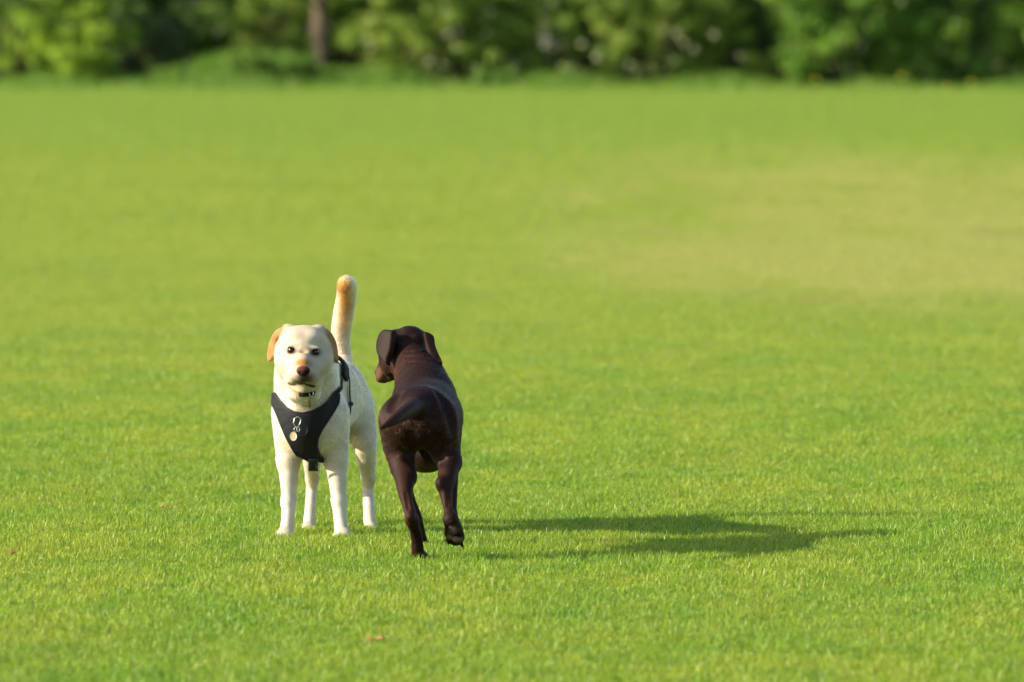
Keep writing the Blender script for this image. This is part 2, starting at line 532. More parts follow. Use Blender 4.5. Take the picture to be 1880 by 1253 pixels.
    def fields(s, V, base):
        """flow direction and hair length at the vertices, from the closest primitives"""
        W = np.zeros(len(V)); FL = np.zeros((len(V), 3)); HL = np.zeros(len(V)); CC = np.zeros((len(V), 3))
        for typ, a, fl, hl, pc in s.prims:
            d = s.cone_d(V, *a) if typ == 'c' else s.ell_d(V, *a) if typ == 'e' else s.flap_d(V, *a)
            w = np.exp(-np.clip(d, -0.02, 1) / 0.009)
            W += w; FL += w[:, None] * fl; HL += w * hl; CC += w[:, None] * np.array(base if pc is None else pc, float)
        return FL / W[:, None], HL / W, CC / W[:, None]

def paint(V, base, spots):
    """coat markings: each spot (centre, radius or (rx,ry,rz), colour, strength)"""
    C = np.array(base, float).copy()
    for c, r, col, st in spots:
        d = (V - np.asarray(c)) / np.asarray(r, float)
        w = np.clip(st * np.exp(-(d ** 2).sum(1)), 0, 1)[:, None]
        C = C * (1 - w) + np.array(col) * w
    return C

def fur(name, V, F, N_, C, flow, length, count, parent, origin, mat, r0=0.00035, lift=0.4, seed=1, droop=0.3, clump=0.25):
    r = np.random.default_rng(seed)
    T = np.concatenate([F[:, [0, 1, 2]], F[:, [0, 2, 3]]])
    A = V[T[:, 0]]; B = V[T[:, 1]]; D = V[T[:, 2]]
    ar = np.linalg.norm(np.cross(B - A, D - A), axis=1)
    lv = length[T].mean(1)
    ar = ar * (lv > 0.0015) * (0.4 + 0.6 * np.clip(0.012 / np.maximum(lv, 0.002), 0.5, 2.5))
    t = r.choice(len(T), count, p=ar / ar.sum())
    u, v = r.random(count), r.random(count)
    sw = u + v > 1; u[sw], v[sw] = 1 - u[sw], 1 - v[sw]
    w = np.stack([1 - u - v, u, v], -1)
    tri = T[t]
    ip = lambda X: (X[tri] * (w[..., None] if X.ndim == 2 else w)).sum(1)
    p, n, col, fl, ln = ip(V), ip(N_), ip(C), ip(flow), ip(length)
    n /= np.linalg.norm(n, axis=1, keepdims=True) + 1e-9
    fl = fl - n * (fl * n).sum(1, keepdims=True)
    fl /= np.linalg.norm(fl, axis=1, keepdims=True) + 1e-6
    # coherent wander so the coat breaks into locks
    ph = p * 140.0
    wob = np.stack([np.sin(ph[:, 1] + 1.7 * np.sin(ph[:, 2] * 0.6)), np.sin(ph[:, 2] * 1.1 + 1.3 * np.sin(ph[:, 0])), np.sin(ph[:, 0] * 0.9 + np.sin(ph[:, 1]))], -1)
    fl = fl + clump * wob + r.normal(0, 0.16, p.shape)
    ln = ln * r.uniform(0.6, 1.15, count)
    lf = lift * r.uniform(0.6, 1.4, count)
    K = 4
    pts = np.zeros((count, K, 3), np.float32)
    for i in range(K):
        s_ = i / (K - 1)
        pts[:, i] = p - n * 0.001 + ln[:, None] * (fl * (s_ ** 1.3) * 0.9 + n * (lf * s_ * (1.15 - droop * s_))[:, None])
    pts -= np.asarray(origin, np.float32)
    hc = bpy.data.hair_curves.new(name)
    hc.add_curves([K] * count)
    hc.attributes["position"].data.foreach_set("vector", pts.reshape(-1))
    ra = hc.attributes.get("radius") or hc.attributes.new("radius", 'FLOAT', 'POINT')
    ra.data.foreach_set("value", np.tile(np.array([r0, r0 * 0.95, r0 * 0.7, r0 * 0.15], np.float32), count))
    ca = hc.attributes.new("coat", 'FLOAT_COLOR', 'POINT')
    cc = np.ones((count, K, 4), np.float32)
    cc[:, :, :3] = (col * r.uniform(0.86, 1.1, (count, 1)))[:, None, :]
    ca.data.foreach_set("color", cc.reshape(-1))
    hc.materials.append(mat)
    return link(name, hc, parent)

def coat_mats(name, rough, spec, hair_rough, skin_mul, ior=1.5, bump=0.25):
    m = Mat(name + "_skin")
    at = m.n("ShaderNodeAttribute"); at.attribute_name = "coat"
    mx = m.n("ShaderNodeMix", data_type='RGBA', blend_type='MULTIPLY'); mx.inputs[0].default_value = 1.0
    m.l(at.outputs["Color"], mx.inputs[6]); mx.inputs[7].default_value = (skin_mul,) * 3 + (1,)
    m.l(mx.outputs[2], m.b.inputs["Base Color"])
    m.set(Roughness=rough); m.b.inputs["Specular IOR Level"].default_value = spec
    tc = m.n("ShaderNodeTexCoord"); tx = m.n("ShaderNodeTexNoise"); tx.inputs["Scale"].default_value = 260
    m.l(tc.outputs["Object"], tx.inputs["Vector"])
    bp = m.n("ShaderNodeBump"); bp.inputs["Strength"].default_value = bump; bp.inputs["Distance"].default_value = 0.002
    m.l(tx.outputs[0], bp.inputs["Height"]); m.l(bp.outputs[0], m.b.inputs["Normal"])
    h = Mat(name + "_fur")
    at = h.n("ShaderNodeAttribute"); at.attribute_name = "coat"
    hb = h.n("ShaderNodeBsdfHairPrincipled")
    hb.model = 'CHIANG'
    hb.parametrization = 'COLOR'
    h.l(at.outputs["Color"], hb.inputs["Color"])
    hb.inputs["Roughness"].default_value = hair_rough
    hb.inputs["Radial Roughness"].default_value = 0.7
    hb.inputs["IOR"].default_value = ior
    h.l(hb.outputs[0], h.out.inputs[0])
    return m.m, h.m

def rotz(a):
    c, s_ = math.cos(a), math.sin(a)
    return np.array([[c, -s_, 0], [s_, c, 0], [0, 0, 1]])

def basis(fwd, up=(0, 0, 1)):
    """columns: right, forward, up"""
    f_ = np.array(fwd, float); f_ /= np.linalg.norm(f_)
    r_ = np.cross(f_, up); r_ /= np.linalg.norm(r_)
    return np.stack([r_, f_, np.cross(r_, f_)], -1)

def uv_sphere(name, c, r, mat, parent, origin, M=None, seg=24):
    M = np.eye(3) if M is None else M
    r = np.ones(3) * r
    th = np.linspace(0, np.pi, seg // 2 + 1); ph = np.linspace(0, 2 * np.pi, seg, endpoint=False)
    V = [(0, 0, 1)] + [(math.sin(t) * math.cos(p_), math.sin(t) * math.sin(p_), math.cos(t)) for t in th[1:-1] for p_ in ph] + [(0, 0, -1)]
    V = (np.array(V) * r) @ M.T + np.asarray(c)
    bm_f = []
    rows = len(th) - 2
    for k in range(seg):
        bm_f.append((0, 1 + k, 1 + (k + 1) % seg, 1 + (k + 1) % seg))
    me = bpy.data.meshes.new(name)
    faces = [(0, 1 + k, 1 + (k + 1) % seg) for k in range(seg)]
    for i in range(rows - 1):
        for k in range(seg):
            a = 1 + i * seg + k; b = 1 + i * seg + (k + 1) % seg
            faces.append((a, a + seg, b + seg, b))
    last = len(V) - 1
    faces += [(last, 1 + (rows - 1) * seg + (k + 1) % seg, 1 + (rows - 1) * seg + k) for k in range(seg)]
    me.from_pydata([tuple(x) for x in (V - np.asarray(origin))], [], faces)
    me.polygons.foreach_set("use_smooth", [True] * len(me.polygons))
    me.materials.append(mat)
    return link(name, me, parent)

def tube(name, pts, r, mat, parent, origin, closed=False, seg=8):
    pts = [Vector(p) for p in pts]; n = len(pts)
    V, Fq = [], []
    up = Vector((0.13, -0.9, 0.4)).normalized()
    for i, p in enumerate(pts):
        t = (pts[(i + 1) % n] - pts[i - 1]) if closed else (pts[min(i + 1, n - 1)] - pts[max(i - 1, 0)])
        t.normalize()
        a = t.cross(up).normalized(); b = t.cross(a)
        rr = r[i] if isinstance(r, (list, tuple)) else r
        for k in range(seg):
            an = 2 * math.pi * k / seg
            V.append(p + (a * math.cos(an) + b * math.sin(an)) * rr)
    for i in range(n if closed else n - 1):
        for k in range(seg):
            a0 = i * seg + k; a1 = i * seg + (k + 1) % seg
            b0 = ((i + 1) % n) * seg + k; b1 = ((i + 1) % n) * seg + (k + 1) % seg
            Fq.append((a0, a1, b1, b0))
    V = np.array([tuple(q) for q in V])
    me = bpy.data.meshes.new(name)
    caps = [] if closed else [tuple(range(seg))[::-1], tuple(range((n - 1) * seg, n * seg))]
    me.from_pydata([tuple(x) for x in (V - np.asarray(origin))], [], Fq + caps)
    me.polygons.foreach_set("use_smooth", [True] * len(me.polygons))
    me.materials.append(mat)
    return link(name, me, parent)

def sheet(name, pts3, nrm, faces, thick, mat, parent, origin):
    """closed shell of given thickness over a laid-out sheet"""
    n = len(pts3)
    V = np.concatenate([pts3, pts3 + nrm * thick])
    edges = {}
    Fs = []
    for f_ in faces:
        Fs.append(tuple(n + i for i in f_)); Fs.append(tuple(reversed(f_)))
        for a, b in zip(f_, f_[1:] + f_[:1]):
            edges[(a, b)] = edges.get((a, b), 0) + 1
    for (a, b) in edges:
        if (b, a) not in edges:
            Fs.append((a, b, n + b, n + a))
    me = bpy.data.meshes.new(name)
    me.from_pydata([tuple(x) for x in (V - np.asarray(origin))], [], Fs)
    me.polygons.foreach_set("use_smooth", [True] * len(me.polygons))
    me.materials.append(mat)
    me.validate()
    o = link(name, me, parent)
    bv = o.modifiers.new("edge", 'BEVEL'); bv.width = 0.0012; bv.segments = 1; bv.limit_method = 'ANGLE'; bv.angle_limit = R(50)
    return o

def band(name, bvh, pts, width, thick, off, mat, parent, origin, axis=None, far=1.0, off_fn=None, steps=6, used=None, closed=False):
    """strap laid over the coat: the line is projected on the body"""
    pts = [np.asarray(p, float) for p in pts]
    line = []
    n = len(pts)
    for i in range(n if closed else n - 1):
        p0, p1, p2, p3 = (pts[(i - 1) % n] if closed or i else pts[0]), pts[i], pts[(i + 1) % n], (pts[(i + 2) % n] if closed or i + 2 < n else pts[-1])
        for k in range(steps):
            t = k / steps
            line.append(0.5 * ((2 * p1) + (-p0 + p2) * t + (2 * p0 - 5 * p1 + 4 * p2 - p3) * t * t + (-p0 + 3 * p1 - 3 * p2 + p3) * t ** 3))
    if not closed: line.append(pts[-1])
    S, Nn = [], []
    for q in line:
        if axis is not None:
            q = np.asarray(axis) + (q - np.asarray(axis)) * far
            hit = bvh.ray_cast(Vector(q), (Vector(axis) - Vector(q)).normalized(), 0.5)
        else:
            hit = bvh.find_nearest(Vector(q))
        if hit[0] is None: hit = bvh.find_nearest(Vector(q))
        S.append(np.array(hit[0])); Nn.append(np.array(hit[1]))
    S, Nn = np.array(S), np.array(Nn)
    if axis is None:
        for q_i in range(len(S)):
            if Nn[q_i] @ (np.array(line[q_i]) - S[q_i]) < 0 and np.linalg.norm(np.array(line[q_i]) - S[q_i]) > 0.01: pass
    for _ in range(3):
        if closed:
            S = (np.roll(S, 1, 0) + 2 * S + np.roll(S, -1, 0)) / 4; Nn = (np.roll(Nn, 1, 0) + 2 * Nn + np.roll(Nn, -1, 0)) / 4
        else:
            S[1:-1] = (S[:-2] + 2 * S[1:-1] + S[2:]) / 4; Nn[1:-1] = (Nn[:-2] + 2 * Nn[1:-1] + Nn[2:]) / 4
    Nn /= np.linalg.norm(Nn, axis=1, keepdims=True)
    m = len(S)
    T = np.roll(S, -1, 0) - np.roll(S, 1, 0) if closed else np.gradient(S, axis=0)
    T /= np.linalg.norm(T, axis=1, keepdims=True) + 1e-9
    W = np.cross(T, Nn); W /= np.linalg.norm(W, axis=1, keepdims=True)
    A = []; AN = []
    ws = np.linspace(-0.5, 0.5, 5)
    for i in range(m):
        for w in ws:
            q = S[i] + W[i] * w * width + Nn[i] * 0.012
            h = bvh.ray_cast(Vector(q), Vector(-Nn[i]), 0.03)
            q2 = np.array(h[0]) if h[0] is not None else S[i] + W[i] * w * width
            A.append(q2 + Nn[i] * (off if off_fn is None else off_fn(q2))); AN.append(Nn[i])
    A, AN = np.array(A), np.array(AN)
    if used is not None: used.append(A)
    Fs = []
    for i in range(m if closed else m - 1):
        for k in range(4):
            a = i * 5 + k; b = ((i + 1) % m) * 5 + k
            Fs.append((a, a + 1, b + 1, b))
    return sheet(name, A, AN, Fs, thick, mat, parent, origin)

def panel(name, bvh, poly, y_start, grid, thick, off, mat, parent, origin, used=None):
    """flat-cut cloth piece laid on the chest: the outline in photo pixels is laid on the body from the front"""
    def inside(x, y):
        c = False
        for (x1, y1), (x2, y2) in zip(poly, poly[1:] + poly[:1]):
            if (y1 > y) != (y2 > y) and x < (x2 - x1) * (y - y1) / (y2 - y1) + x1: c = not c
        return c
    bpts = []
    for (x1, y1), (x2, y2) in zip(poly, poly[1:] + poly[:1]):
        n_ = max(1, int(math.hypot(x2 - x1, y2 - y1) / grid))
        bpts += [(x1 + (x2 - x1) * k / n_, y1 + (y2 - y1) * k / n_) for k in range(n_)]
    nb = len(bpts)
    xs = [p[0] for p in poly]; ys = [p[1] for p in poly]
    pts = list(bpts)
    y = min(ys)
    while y < max(ys):
        x = min(xs)
        while x < max(xs):
            if inside(x, y) and min((x - bx) ** 2 + (y - by) ** 2 for bx, by in bpts) > (grid * 0.6) ** 2:
                pts.append((x, y))
            x += grid
        y += grid
    res = delaunay_2d_cdt([Vector(p) for p in pts], [(i, (i + 1) % nb) for i in range(nb)], [list(range(nb))], 1, 1e-5)
    co, _, fs = res[0], res[1], res[2]
    S, Nn = [], []
    for q in co:
        d = P(q.x, q.y, 18.0) - np.array([0, 0, CAMH]); d /= np.linalg.norm(d)
        o_ = np.array([0, 0, CAMH]) + d * P(0, 0, y_start)[1]
        h = bvh.ray_cast(Vector(o_), Vector(d), 0.6)
        if h[0] is None or h[0].y > P(0, 0, 18.12)[1]:
            h = bvh.find_nearest(Vector(P(q.x, q.y, 17.98)))
        S.append(np.array(h[0])); Nn.append(np.array(h[1]))
    S, Nn = np.array(S), np.array(Nn)
    nbr = [set() for _ in range(len(S))]
    for f_ in fs:
        for a in f_:
            nbr[a].update(f_)
    for _ in range(4):
        Nn = np.array([Nn[list(nbr[i])].mean(0) if nbr[i] else Nn[i] for i in range(len(S))])
        S[:, 1] = np.array([0.5 * S[i, 1] + 0.5 * S[list(nbr[i])][:, 1].mean() if nbr[i] else S[i, 1] for i in range(len(S))])
    Nn /= np.linalg.norm(Nn, axis=1, keepdims=True)
    A = S + Nn * off
    if used is not None: used.append(A)
    faces = []
    for f_ in fs:
        f_ = tuple(f_)
        a, b, c = A[f_[0]], A[f_[1]], A[f_[2]]
        if np.dot(np.cross(b - a, c - a), Nn[f_[0]]) < 0: f_ = tuple(reversed(f_))
        faces.append(f_)
    o = sheet(name, A, Nn, faces, thick, mat, parent, origin)
    rim = [np.array(A[i]) + Nn[i] * (thick * 0.8) for i in range(nb)]
    return o, rim

# ------------------------------------------------------------------ shared materials for the dogs
M_EYE = simple_mat("eye_amber", (0.035, 0.014, 0.006), 0.10, 0, 0.5)
M_WEB = simple_mat("black_webbing", (0.010, 0.010, 0.012), 0.75, 0, 0.25, (900, 0.35))
M_TRIM = simple_mat("grey_piping", (0.022, 0.022, 0.026), 0.6, 0, 0.3)
M_PLAST = simple_mat("black_plastic", (0.012, 0.012, 0.014), 0.3, 0, 0.5)
M_STEEL = simple_mat("steel", (0.75, 0.75, 0.74), 0.22, 1.0)
M_BRASS = simple_mat("brass_disc", (0.88, 0.70, 0.38), 0.45, 0.15)
M_CLAW = simple_mat("claw", (0.05, 0.035, 0.03), 0.35)

def hide_under(V, length, used, reach=0.012):
    """no fur under the cloth"""
    if not used: return length
    from mathutils.kdtree import KDTree
    U = np.concatenate(used)
    kd = KDTree(len(U))
    for i, u in enumerate(U): kd.insert(u, i)
    kd.balance()
    lo, hi = U.min(0) - reach, U.max(0) + reach
    out = length.copy()
    for i in np.where(((V > lo) & (V < hi)).all(1))[0]:
        if kd.find(V[i])[2] < reach: out[i] = 0
    return out

def paw(b, x, y, Y, w, side=0.0, front=-1, k=0.012, hl=0.3):
    """four toes ahead of the pad; front=-1 points to the camera, +1 away"""
    c = P(x, y, Y)
    b.ell(c + np.array([0, 0.012 * -front, 0.010]), (w * 0.95, w * 1.1, w * 0.75), k=0.02, flow=(0, front, -0.4), hl=hl)
    for i, (dx, dy) in enumerate(((-0.78, 0.25), (-0.28, 0.62), (0.28, 0.62), (0.78, 0.25))):
        q = c + np.array([dx * w, front * dy * w + side * 0.0, 0.0])
        b.ell(q, (w * 0.40, w * 0.62, w * 0.52), k=k, flow=(0, front, -0.5), hl=hl)

# ------------------------------------------------------------------ the yellow dog, facing the camera
def yellow_dog():
    org = np.array([-0.68, 23.95, 0.0])
    root = empty("dog", org, "cream yellow dog in a black chest harness facing the camera, tail up", "dog", "pair of dogs on the field")
    YMAP[0], YMAP[1] = 23.90, 1.1
    b = Body((-0.93, 23.36, -0.03), (-0.42, 24.70, 0.94), 0.0033)
    # trunk
    b.chain([(568, 768, 17.99, 57), (588, 750, 18.12, 57), (612, 738, 18.24, 55), (625, 732, 18.34, 48)], k=0.05, flow=(0.15, 0.9, -0.35), hl=1.0)
    b.ell(P(628, 712, 18.34), (px(39), px(50), px(49)), k=0.05, flow=(0.1, 0.5, -0.8), hl=1.0)
    b.chain([(596, 700, 18.12, 38), (615, 700, 18.22, 35)], k=0.05, flow=(0.1, 1, -0.1))
    b.ell(P(568, 783, 17.97), (px(56), px(50), px(60)), k=0.04, flow=(0, 0.25, -1), hl=1.0)
    b.ell(P(560, 752, 17.93), (px(34), px(36), px(38)), k=0.04, flow=(0, 0.1, -1), hl=1.2)
    b.cone(P(548, 752, 17.90), P(552, 790, 17.90), px(18), px(14), 0.03, hl=1.1)
    b.cone(P(574, 752, 17.90), P(570, 790, 17.90), px(18), px(14), 0.03, hl=1.1)
    # neck
    b.chain([(561, 660, 17.93, 51), (562, 690, 17.95, 58), (565, 735, 18.0, 60)], k=0.04, flow=(0, 0.3, -1), hl=1.35)
    b.chain([(573, 655, 17.98, 37), (588, 695, 18.10, 41)], k=0.04, flow=(0.1, 0.8, -0.5), hl=1.3)
    b.ell(P(557, 722, 17.83), (px(30), px(24), px(20)), k=0.04, flow=(0, 0, -1), hl=1.2)
    # front legs
    for s_, pts in ((-1, [(529, 762, 18.0, 27), (529, 815, 18.0, 25), (529, 848, 17.99, 20), (530, 895, 17.965, 15.4), (529, 925, 17.955, 13.2), (528, 952, 17.93, 12.2), (525, 981, 17.90, 13)]),
                    (1, [(609, 765, 18.0, 31), (613, 815, 18.0, 27), (616, 850, 17.99, 20.3), (620, 895, 17.965, 15.4), (622, 925, 17.955, 13.2), (624, 952, 17.93, 12.2), (627, 981, 17.90, 13)])):
        b.chain(pts[:3], k=0.035, hl=0.8)
        b.chain(pts[2:], k=0.02, hl=0.45)
        # elbow and carpal pad
        b.ell(P(pts[2][0] + 6 * s_, 842, 18.03), (px(13), px(14), px(18)), k=0.03, hl=0.6)
        b.ell(P(pts[4][0], 922, 17.95), (px(12.2), px(12), px(10)), k=0.02, hl=0.4)
    paw(b, 522, 993, 17.86, px(21))
    paw(b, 630, 993, 17.86, px(21))
    # hind legs
    b.chain([(655, 745, 18.36, 32), (666, 795, 18.27, 26), (672, 838, 18.27, 19), (676, 878, 18.36, 12.5)], k=0.035, hl=0.8)
    b.ell(P(649, 765, 18.32), (px(31), px(45), px(52)), k=0.03, flow=(0, 0.2, -1), hl=0.9)
    b.chain([(677, 878, 18.36, 12.5), (675, 905, 18.37, 10.4), (677, 935, 18.30, 10.8), (679, 967, 18.27, 12)], k=0.015, hl=0.4)
    paw(b, 681, 978, 18.22, px(15.5))
    b.chain([(600, 745, 18.36, 31), (580, 795, 18.27, 25), (573, 838, 18.27, 18.5), (573, 878, 18.36, 12)], k=0.035, hl=0.8)
    b.chain([(573, 878, 18.36, 12), (571, 905, 18.37, 10.2), (569, 935, 18.30, 10.4), (567, 965, 18.27, 12)], k=0.015, hl=0.4)
    paw(b, 565, 976, 18.22, px(15))
    # tail: thick, upright, tip towards the camera
    b.chain([(632, 700, 18.40, 20), (628, 660, 18.46, 17.8), (625, 625, 18.47, 17.8), (629, 585, 18.45, 18.5), (635, 550, 18.42, 18.0), (637, 527, 18.38, 17.5), (635, 522, 18.33, 15)], k=0.02, flow=(0.08, -0.15, 1), hl=1.15)
    # head
    hf = (-0.03, -math.cos(R(22)), -math.sin(R(22)))
    Hm = basis(hf)
    b.ell(P(557, 640, 17.84), (px(49), px(50), px(41)), M=Hm, k=0.03, flow=(0, 0.9, 0.4), hl=0.35)
    b.ell(P(546, 621, 17.80), (px(24), px(26), px(19)), k=0.022, flow=(-0.2, 0.9, 0.4), hl=0.35)
    b.ell(P(571, 622, 17.80), (px(24), px(26), px(19)), k=0.022, flow=(0.2, 0.9, 0.4), hl=0.35)
    b.ell(P(528, 607, 17.87), (px(13), px(22), px(12)), k=0.02, flow=(-0.6, 0.3, 0.1), hl=0.35)
    b.ell(P(586, 608, 17.87), (px(13), px(22), px(12)), k=0.02, flow=(0.6, 0.3, 0.1), hl=0.35)
    b.ell(P(525, 662, 17.86), (px(20), px(34), px(28)), k=0.035, flow=(-0.3, 1, -0.4), hl=0.7)
    b.ell(P(590, 664, 17.86), (px(20), px(34), px(28)), k=0.035, flow=(0.3, 1, -0.4), hl=0.7)
    # brows
    b.ell(P(536, 667, 17.80), (px(22), px(34), px(23)), k=0.045, flow=(-0.3, 1, -0.3), hl=0.45)
    b.ell(P(578, 669, 17.80), (px(22), px(34), px(23)), k=0.045, flow=(0.3, 1, -0.3), hl=0.45)
    # muzzle
    b.cone(P(556, 652, 17.76), P(556, 680, 17.655), px(22), px(16), k=0.035, flow=(0, 1, 0.5), hl=0.3)
    b.cone(P(545, 672, 17.74), P(541, 690.5, 17.675), px(22), px(15), k=0.025, flow=(-0.3, 0.8, -0.4), hl=0.32)
    b.cone(P(567, 672, 17.74), P(571, 691.5, 17.675), px(22), px(15), k=0.025, flow=(0.3, 0.8, -0.4), hl=0.32)
    b.ell(P(556, 688, 17.64), (px(14), px(11), px(13)), k=0.015, hl=0.15)
    b.ell(P(556, 709, 17.775), (px(17), px(26), px(6)), M=Hm, k=0.010, flow=(0, 0.8, -0.5), hl=0.3)
    b.ell(P(557, 700, 17.80), (px(33), px(40), px(16)), k=0.03, flow=(0, 0.8, -0.5), hl=0.6)
    # mouth groove and philtrum
    lips = smooth_line([(529, 703, 17.69), (534, 706, 17.665), (541, 706.5, 17.645), (549, 705, 17.635), (556, 703.5, 17.63), (563, 706, 17.635), (571, 709, 17.645), (577, 710, 17.665)], 4)
    lips = [(x, y, b.front(x, y, 17.66)) for x, y, _ in lips]
    # median furrow and stop
    fa, fb, fc = b.front(559, 608, 17.76), b.front(558, 630, 17.74), b.front(557, 642, 17.73)
    b.cone(P(559, 604, fa - 0.0105), P(558, 628, fb - 0.0125), px(4), px(5), k=0.008, op='sub')
    b.ell(P(557, 640, fc - 0.0095), (px(7), px(5), px(9)), k=0.014, op='sub')
    # eye sockets
    eyes = []
    for ex, ey in ((534.5, 643.5), (578.5, 647)):
        fe = b.front(ex, ey, 17.74); eyes.append((ex, ey, fe))
        b.ell(P(ex, ey - 7.2, fe + 0.005), (px(9), px(5), px(2.8)), k=0.014, flow=(0, 0.3, 1), hl=0.2)
        b.ell(P(ex, ey + 7.5, fe + 0.004), (px(10), px(4), px(3.0)), k=0.010, flow=(0, 0.3, -1), hl=0.2)
        b.ell(P(ex, ey, fe), (px(7.2), px(8), px(4.9)), k=0.004, op='sub')
    # nose
    b.ell(P(556, 680.5, 17.612), (px(13), px(8), px(9)), k=0.006, flow=(0, 1, 0), hl=0)
    b.ell(P(556, 686, 17.610), (px(8), px(5), px(6)), k=0.006, flow=(0, 1, 0), hl=0)
    for dx in (-6, 6):
        b.ell(P(556 + dx, 684.5, 17.597), (px(3.0), px(4), px(2.3)), k=0.004, op='sub')
        b.cone(P(556 + dx * 1.2, 685, 17.598), P(556 + dx * 1.9, 688, 17.605), px(1.3), px(0.9), k=0.003, op='sub')
    # ears: hanging flaps
    tan_e = (0.60, 0.37, 0.18)
    eL = smooth_line([(520, 599), (508, 606), (499, 620), (493, 638), (491, 655), (494, 665), (500, 663), (505, 653), (507, 640), (511, 624), (520, 612)], 3)
    eR = smooth_line([(590, 599), (602, 605), (612, 619), (618, 637), (620, 656), (620, 669), (613, 662), (607, 651), (604, 637), (601, 621), (594, 610)], 3)
    b.flap([(x, y, 17.870 - (x - 500) * 0.0012) for x, y in eL], px(6.5), c=-3.0, k=0.006, hl=0.3, col=tan_e)
    b.flap([(x, y, 17.870 + (x - 612) * 0.0012) for x, y in eR], px(6.5), c=-3.0, k=0.006, hl=0.3, col=tan_e)
    V, F, N_ = b.mesh()
    cream = (0.78, 0.65, 0.45)
    flow, HL, C0 = b.fields(V, cream)
    length = 0.0105 * HL
    pale = (0.84, 0.78, 0.67)
    tan = (0.56, 0.25, 0.06)
    brown = (0.07, 0.035, 0.025)
    S = []
    sp = lambda x, y, Y, r, c, s_: S.append((P(x, y, Y), px(1, Y) * np.ones(3) * np.array(r), c, s_))
    # paler legs and muzzle sides
    for x in (528, 620): sp(x, 930, 17.93, (30, 60, 60), pale, 0.8)
    sp(676, 930, 18.3, (25, 60, 60), pale, 0.7); sp(570, 930, 18.3, (25, 60, 60), pale, 0.6)
    # tail
    sp(628, 524, 18.33, (15, 80, 19), tan, 2.0); sp(633, 562, 18.36, (11, 80, 34), (0.60, 0.30, 0.08), 1.4)
    sp(630, 600, 18.38, (9, 80, 30), (0.66, 0.38, 0.14), 0.8)
    sp(632, 652, 18.40, (14, 40, 18), (0.66, 0.40, 0.18), 0.7)
    # ears
    for x, y in ((521, 604), (508, 622), (500, 643), (496, 658)): sp(x - 6, y, 17.87, (9, 30, 13), tan, 0.95)
    for x, y in ((603, 612), (612, 630), (619, 648), (620, 662)): sp(x + 4, y, 17.87, (9, 30, 13), (0.50, 0.27, 0.10), 0.95)
    # back of the neck and back
    sp(640, 690, 18.3, (30, 60, 25), (0.80, 0.62, 0.40), 0.6)
    sp(560, 715, 17.75, (26, 14, 14), (0.75, 0.55, 0.28), 0.6)
    sp(590, 695, 17.80, (14, 30, 22), (0.74, 0.60, 0.36), 0.5)
    sp(606, 830, 17.88, (16, 14, 18), (0.72, 0.55, 0.34), 0.5)
    # face
    sp(556, 666, 17.68, (13, 60, 7.5), (0.50, 0.22, 0.06), 1.6)
    sp(545, 672, 17.66, (5, 14, 4), tan, 0.6); sp(568, 672, 17.66, (5, 14, 4), tan, 0.6)
    sp(555, 637, 17.73, (8, 14, 9), (0.50, 0.36, 0.20), 0.5)
    sp(559, 650, 17.72, (9, 40, 13), (0.66, 0.42, 0.20), 0.7)
    sp(571, 700, 17.66, (9, 40, 8), (0.30, 0.24, 0.21), 0.5); sp(556, 695, 17.63, (12.5, 60, 8.5), (0.06, 0.035, 0.03), 1.6)
    sp(546, 694, 17.64, (9, 16, 8), (0.32, 0.23, 0.19), 0.5); sp(566, 694, 17.64, (10, 16, 8), (0.16, 0.11, 0.10), 0.8)
    for p, q in zip(lips[:-1], lips[1:]):
        sp((p[0] + q[0]) / 2, (p[1] + q[1]) / 2, (p[2] + q[2]) / 2, (2.3, 18, 1.9), (0.02, 0.01, 0.01), 1.3)
    for ex, ey, fe in eyes:
        sp(ex, ey + 0.5, fe, (9.0, 40, 6.0), (0.06, 0.03, 0.02), 1.8)
        sp(ex + (9 if ex < 550 else -9), ey + 2, fe, (4, 14, 3), (0.30, 0.17, 0.12), 0.8)
    nose_c = [(556, 680.5, 17.605, (12.5, 8, 8.0)), (556, 686, 17.605, (9, 8, 6))]
    for x, y, Y, r_ in nose_c: sp(x, y, Y, r_, (0.17, 0.06, 0.048), 2.2)
    sp(566, 685, 17.60, (8, 12, 9), (0.04, 0.02, 0.018), 1.1); sp(556, 688, 17.60, (10, 10, 3.5), (0.03, 0.015, 0.015), 1.4)
    for dx in (-6, 6): sp(556 + dx, 684.5, 17.60, (3.2, 6, 2.6), (0.015, 0.008, 0.008), 1.6)
    C = paint(V, C0, S)
    C *= (1 + 0.05 * np.sin(V[:, :1] * 61 + 2 * np.sin(V[:, 2:] * 43)) + 0.04 * np.sin(V[:, 2:] * 97 + V[:, 1:2] * 50))
    C = np.clip(C, 0, 0.92)
    # bare skin: nose, lips, eye rims
    def bald(c, r):
        d = (V - P(*c)) / (px(1) * np.array(r)); length[(d ** 2).sum(1) < 1] = 0
    bald((556, 681, 17.605), (14, 10, 9)); bald((556, 687, 17.603), (10, 8, 7))
    for ex, ey, fe in eyes: bald((ex, ey, fe), (9, 20, 6))
    skin, furm = coat_mats("yellow_coat", 0.8, 0.15, 0.6, 0.66, ior=1.33)
    body = mesh_np("body", V, F, skin, root, attrs={"coat": C}, origin=org)
    bvh = BVHTree.FromPolygons([Vector(v_) for v_ in V], [tuple(f_) for f_ in F])
    used = []
    # eyes
    for ex, ey, fe in eyes:
        uv_sphere("eye", P(ex, ey, fe + px(5.6)), px(7.0), M_EYE, root, org)
